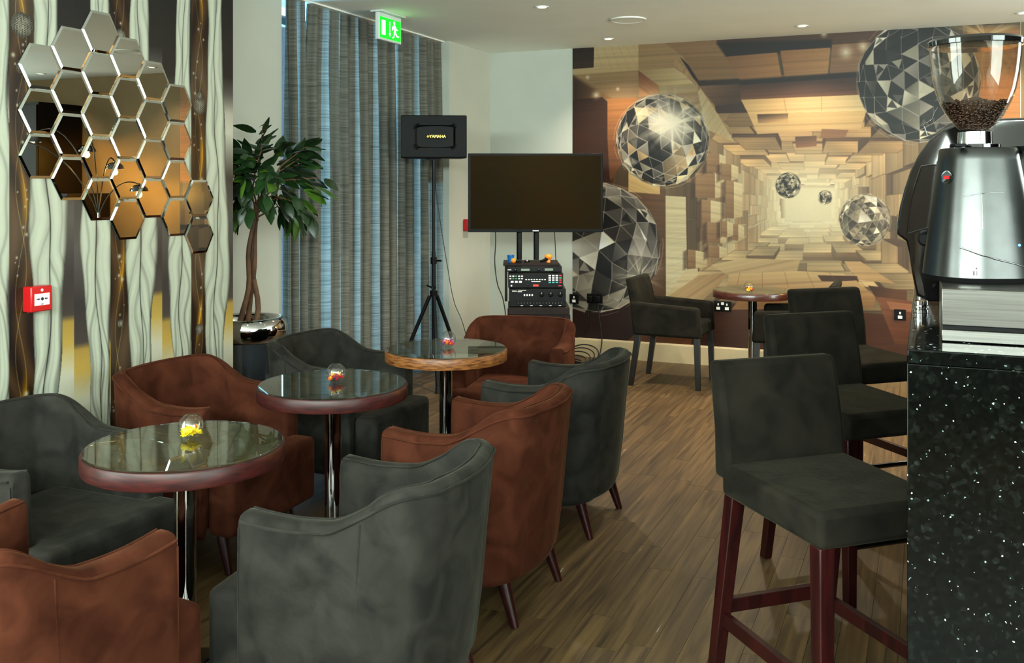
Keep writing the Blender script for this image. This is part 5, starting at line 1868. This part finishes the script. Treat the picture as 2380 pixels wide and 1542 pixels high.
def oval(cx, cy, rl, rr, rf, rb, z, n=48, p=2.5):
    out = []
    for k in range(n):
        a = 2 * math.pi * k / n
        ca, sa = math.cos(a), math.sin(a)
        x = math.copysign(abs(ca) ** (2 / p), ca) * (rr if ca > 0 else rl)
        y = math.copysign(abs(sa) ** (2 / p), sa) * (rb if sa > 0 else rf)
        out.append((cx + x, cy + y, z))
    return out


zt, zl = z4(347), 0.014
secs = []
for k in range(13):
    v = k / 12
    e = v ** 1.05
    rl = 0.118 - 0.040 * e
    rr = 0.150 - 0.052 * e
    secs.append(oval(0, 0, rl, rr, 0.118 - 0.040 * e, 0.12 - 0.03 * e, zl + (zt - zl) * v))
secs.append(oval(0, 0, 0.074, 0.094, 0.074, 0.086, zt + 0.004))
MB().loft(secs).build('body', 'silver_paint', t, smooth=40)
MB().loft([oval(0, 0, 0.112, 0.145, 0.112, 0.115, 0.001), oval(0, 0, 0.116, 0.148, 0.116, 0.118, zl)]).build('base', 'black_plastic', t, smooth=40)
MB().lathe([(0.060, zt + 0.004), (0.060, zt + 0.012), (0.052, zt + 0.014)], 40).build('adjustment_ring', 'dark_chrome', t, smooth=40)
MB().lathe([(0.041, zt + 0.014), (0.040, z4(306))], 40).build('hopper_collar', 'chrome', t, smooth=40)
hop = [(0.036, 300), (0.048, 290), (0.066, 268), (0.082, 240), (0.094, 208), (0.102, 170), (0.107, 130), (0.109, 104)]
MB().lathe([(r, z4(y)) for r, y in hop] + [(r - 0.002, z4(y)) for r, y in reversed(hop)], 56, cap=False).build('hopper', 'hopper_plastic', t, smooth=60)
MB().lathe([(0.106, z4(106)), (0.113, z4(104)), (0.114, z4(94)), (0.108, z4(88)), (0.06, z4(84)), (0.01, z4(83))], 56).build('hopper_lid', 'black_gloss', t, smooth=40)
bm_ = bpy.data.meshes.new('coffee_beans')
bv, bf = [], []
rs = random.Random(8)


def hop_r(z):
    zs_ = [z4(y) for r, y in hop]
    return float(np.interp(z, zs_, [r for r, y in hop])) - 0.0075


for k in range(1500):
    z = rs.uniform(z4(299), z4(234))
    R = hop_r(z)
    a = rs.uniform(0, 6.283)
    hh = z4(238) + 0.016 * max(0, 1 - 0.0) * (0.5 - 0.0)
    r = R * (1 - 0.25 * rs.random() ** 2) if rs.random() < 0.75 else R * math.sqrt(rs.random())
    if z > z4(245) and r > R * 0.7 and rs.random() < 0.4:
        continue
    c = Vector((r * math.cos(a), r * math.sin(a), z))
    rot = Matrix.Rotation(rs.uniform(0, 6), 3, 'Z') @ Matrix.Rotation(rs.uniform(0, 3), 3, 'X')
    n0 = len(bv)
    for q in ((1, 0, 0), (-1, 0, 0), (0, 1, 0), (0, -1, 0), (0, 0, 1), (0, 0, -1)):
        bv.append(c + rot @ Vector((q[0] * 0.0058, q[1] * 0.0042, q[2] * 0.0034)))
    bf += [tuple(n0 + i for i in q) for q in ((0, 2, 4), (2, 1, 4), (1, 3, 4), (3, 0, 4), (2, 0, 5), (1, 2, 5), (3, 1, 5), (0, 3, 5))]
bo = MB().add(bv, bf).build('coffee_beans', 'beans', t, smooth=180)
bo['kind'] = 'stuff'
core = [(0.030, z4(300))] + [(hop_r(z4(y)) - 0.010, z4(y)) for y in (288, 268, 250, 242)] + [(0.004, z4(222))]
MB().lathe(core, 32).build('bean_heap', 'beans', t, smooth=60)
# doser and fork on the side, badge, sticker, seams and lamp
MB().lathe([(0.052, z4(560)), (0.052, z4(352)), (0.046, z4(348))], 36, c=(0.152, -0.005, 0)).build('doser', 'chrome', t, smooth=40)
MB().lathe([(0.054, z4(352)), (0.056, z4(340))], 36, c=(0.152, -0.005, 0)).build('doser_lid', 'black_plastic', t, smooth=40)
MB().lathe([(0.030, z4(600)), (0.054, z4(566)), (0.053, z4(558))], 36, c=(0.152, -0.005, 0)).build('doser_cone', 'black_plastic', t, smooth=40)


def on_body(ang, y):
    v = (z4(y) - zl) / (zt - zl)
    e = v ** 1.05
    q = oval(0, 0, 0.118 - 0.040 * e, 0.150 - 0.052 * e, 0.118 - 0.040 * e, 0.12 - 0.03 * e, z4(y), n=360)
    return Vector(q[int(ang) % 360])


def decal(name, mt, a0, a1, y0, y1, out, parent=t, n=8):
    secs = []
    for i in range(n + 1):
        a = a0 + (a1 - a0) * i / n
        lo_, hi_ = on_body(a, y1), on_body(a, y0)
        d0 = Vector((lo_.x, lo_.y, 0)).normalized()
        secs.append([lo_ + d0 * (out - 0.0006), hi_ + d0 * (out - 0.0006), hi_ + d0 * out, lo_ + d0 * out])
    return MB().loft(secs).build(name, mt, parent, smooth=40)


st = decal('sticker', 'white_print', 230, 254, 606, 638, 0.0012)
for k in range(7):
    decal('barcode_bar', 'black_print', 246.0 + k * 0.8, 246.0 + k * 0.8 + (0.5 if k % 3 else 0.3), 624, 634, 0.0017, st, 1)
decal('print_line', 'black_print', 241, 248, 612, 613, 0.0017, st, 2)
decal('print_mark', 'black_print', 249.5, 251.5, 616, 620, 0.0017, st, 1)
bd = []
for k in range(20):
    a = 2 * math.pi * k / 20
    p0 = on_body(196 + 13 * math.cos(a), 412 + 15 * math.sin(a))
    d0 = Vector((p0.x, p0.y, 0)).normalized()
    bd.append((p0 + d0 * 0.0005, p0 + d0 * 0.0035))
mbx = MB()
mbx.loft([[q[0] for q in bd], [q[1] for q in bd]])
badge = mbx.build('badge', 'dark_chrome', t)
decal('badge_letters', 'red_plastic', 190, 203, 409, 416, 0.0040, badge, 4)
MB().tube([on_body(a, y) for a, y in ((226, 457), (236, 455), (248, 452), (262, 449), (280, 446))], 0.0012, 6).build('seam', 'dark_chrome', t, smooth=60)
MB().tube([on_body(a, y) + Vector((0, -0.0003, 0)) for a, y in ((228, 572), (240, 578), (254, 587), (270, 598), (284, 608), (300, 620))], 0.0022, 6).build('seam', 'dark_chrome', t, smooth=60)
MB().tube([on_body(258, y) for y in (452, 480, 510, 530)], 0.0008, 5).build('seam', 'brushed_steel', t, smooth=60)
q = on_body(290, 566)
MB().lathe([(0.003, 0), (0.003, 0.002)], 10, m=Matrix.Translation(q + Vector((0, -0.001, 0))) @ Matrix.Rotation(math.pi / 2, 4, 'X')).build('power_lamp', 'blue_led', t)
MB().box(-0.09, -0.06, -0.085, -0.055, zt + 0.004, zt + 0.012).build('lid_latch', 'black_plastic', t, bevel=0.002)

# ------------------------------------------------------------------ espresso machine (its curved end panel faces us)
t = thing('espresso_machine', 'glossy black espresso machine with curved side panels behind the grinder', 'espresso machine', (0, 3.0, ZC))
outl = [(2160, 703), (2131, 690), (2120, 640), (2112, 590), (2106, 562), (2084, 545), (2085, 520), (2091, 480), (2101, 440), (2115, 398), (2134, 360), (2160, 325), (2192, 300), (2228, 286), (2290, 276), (2400, 272), (2560, 278), (2620, 300), (2640, 420), (2630, 703)]
pl = []
for px, py in outl:
    p = at_y(px, py, 3.0)
    pl.append((p.x, p.z - ZC))
mm = Matrix(((1, 0, 0, 0), (0, 0, -1, 0.05), (0, 1, 0, 0), (0, 0, 0, 1)))
cxm = sum(q[0] for q in pl) / len(pl)
czm = sum(q[1] for q in pl) / len(pl)


def ring(scale, y):
    return [(cxm + (x - cxm) * scale, y, czm + (z - czm) * scale) for x, z in pl]


MB().loft([ring(0.965, 0.0), ring(0.99, 0.006), ring(1.0, 0.02), ring(1.0, 0.05)]).build('end_panel', 'black_gloss', t, smooth=45)
MB().loft([ring(0.97, 0.05), ring(0.97, 0.70)]).build('body', 'black_gloss', t, smooth=45)
MB().loft([ring(1.0, 0.70), ring(1.0, 0.74), ring(0.97, 0.76)]).build('end_panel', 'black_gloss', t, smooth=45)
inner = []
for px, py in ((2104, 548), (2108, 505), (2116, 462), (2128, 420), (2140, 385), (2165, 382), (2220, 380), (2330, 378), (2330, 500), (2180, 525)):
    p = at_y(px, py, 3.0)
    inner.append((p.x, p.z - ZC))
ip = MB()
cxi, czi = sum(q[0] for q in inner) / len(inner), sum(q[1] for q in inner) / len(inner)
ip.loft([[(x, 0.001, z) for x, z in inner], [(cxi + (x - cxi) * 0.985, -0.008, czi + (z - czi) * 0.985) for x, z in inner], [(cxi + (x - cxi) * 0.955, -0.008, czi + (z - czi) * 0.955) for x, z in inner], [(cxi + (x - cxi) * 0.94, -0.001, czi + (z - czi) * 0.94) for x, z in inner]])
ip.build('raised_frame', 'black_gloss', t, smooth=40)
for px in (2140, 2520):
    for yy in (0.035, 0.70):
        p = at_y(px, 700, 3.0)
        z0 = at_y(px, 703, 3.0).z - ZC
        MB().lathe([(0.020, 0.001), (0.020, z0 * 0.28), (0.017, z0 * 0.32), (0.017, z0 * 0.42), (0.021, z0 * 0.46), (0.021, z0 * 0.60), (0.017, z0 * 0.64), (0.019, z0 * 0.7), (0.019, z0 * 1.02)], 24, c=(p.x, yy, 0)).build('foot', 'chrome', t, smooth=30)
p = at_y(2150, 555, 3.0)
MB().lathe([(0.018, 0), (0.020, 0.03), (0.014, 0.05)], 20, m=Matrix.Translation((p.x, 0.0, p.z - ZC)) @ Matrix.Rotation(math.pi / 2, 4, 'X')).build('steam_knob', 'black_plastic', t, smooth=50)
pts = [at_y(2155, 316, 3.15), at_y(2150, 300, 3.15), at_y(2147, 290, 3.15), at_y(2158, 284, 3.15), at_y(2168, 276, 3.15), at_y(2172, 262, 3.15), at_y(2180, 250, 3.15)]
MB().tube([q - Vector((0, 3.0, ZC)) for q in pts], 0.002, 6).build('cup_rail_wire', 'chrome', t, smooth=60)

# ------------------------------------------------------------------ what the mirrors look at: the far end of the bar
mat('dark_metal_arm', (70, 66, 60), (60, 56, 52), scale=5, rough=0.3, metal=1.0)
t = thing('arc_lamp', 'five-armed chrome dome floor lamp reflected in the mirrors', 'lamp', (1.25, 7.70, 0))
MB().lathe([(0.16, 0), (0.16, 0.03), (0.03, 0.045)], 32).build('base', 'dark_chrome', t, smooth=40)
MB().lathe([(0.030, 0.04), (0.030, 0.95)], 20).build('pole', 'black_metal', t, smooth=60)
MB().lathe([(0.014, 0.95), (0.014, 1.25)], 16).build('pole', 'chrome', t, smooth=60)
for hx, hy, hz in ((0.34, 0.16, 1.93), (-0.02, 0.20, 1.74), (-0.38, 0.18, 1.50), (0.62, -0.30, 2.02), (0.95, -0.55, 1.90)):
    pts = []
    for k in range(11):
        v = k / 10
        pts.append((hx * v ** 1.3, hy * v ** 1.3, 1.2 + (hz + 0.05 - 1.2) * math.sin(v * math.pi * 0.62) / math.sin(0.62 * math.pi)))
    am = MB().tube(pts, 0.007, 8).build('arm', 'dark_metal_arm', t, smooth=60)
    e = Vector(pts[-1])
    prof = [(0.095 * math.cos(k * math.pi / 20), 0.075 * math.sin(k * math.pi / 20)) for k in range(10)]
    MB().lathe(prof + [(0.012, 0.085)], 32, c=(e.x, e.y, e.z - 0.075), cap=False).build('shade', 'dark_chrome', am, smooth=60)
    MB().lathe([(0.004, -0.03), (0.024, -0.02), (0.028, 0.0), (0.016, 0.03)], 16, c=(e.x, e.y, e.z - 0.06)).build('bulb', 'lamp_glow', am, smooth=60)
    if hx < 0.5:
        d = bpy.data.lights.new('arc_lamp_bulb', 'POINT')
        d.energy = 26
        d.color = (1.0, 0.54, 0.07)
        d.shadow_soft_size = 0.03
        o = bpy.data.objects.new('arc_lamp_bulb', d)
        COL.objects.link(o)
        o.location = Vector((1.25, 7.70, 0)) + e + Vector((0, 0, -0.11))
for nm, lab, x0, x1, h in (('back_bar_cabinet', 'tall dark back-bar cabinet seen only in the mirrors', 2.08, 3.5, 2.45), ('bottle_cooler', 'low dark bottle cooler seen only in the mirrors', 1.66, 2.07, 1.45)):
    t = thing(nm, lab, 'cabinet', (x0, 7.96, 0))
    w = x1 - x0
    MB().box(0, w, -0.30, 0.29, 0, h).build('carcass', 'dark_panel', t)
    n = 3 if w > 1 else 1
    for k in range(n):
        dr = MB().box(0.005 + k * w / n, (k + 1) * w / n - 0.005, -0.325, -0.302, 0.05, h - 0.03).build('door', 'dark_panel', t, bevel=0.003)
        MB().box((k + 1) * w / n - 0.04, (k + 1) * w / n - 0.025, -0.34, -0.325, 0.9, 1.1).build('handle', 'chrome', dr)
struct(MB().box(0.67, XR, YB - 0.004, YB - 0.0005, 0.165, CEIL).build('wall_bar_panel', 'dimmed_bar_paint'))  # overlay on the back wall, its darker colour standing in for dimmer light
t = thing('light_block_shelves', 'added dark shelf unit, unseen, keeping bar-side fill light off the grinder', 'shelf unit', (3.1, 1.5, 0))
MB().box(0.40, 0.47, 0, 3.6, 0, 2.35).build('back_board', 'dark_panel', t)  # unit added to block bar-side fill and darken the grinder's reflections
for y in (0, 1.17, 2.37, 3.56):
    MB().box(0, 0.40, y, y + 0.04, 0, 2.35).build('side_board', 'dark_panel', t)
for z in (0.05, 0.9, 1.3, 1.7, 2.31):
    MB().box(0, 0.40, 0.04, 3.56, z, z + 0.03).build('shelf', 'dark_panel', t)
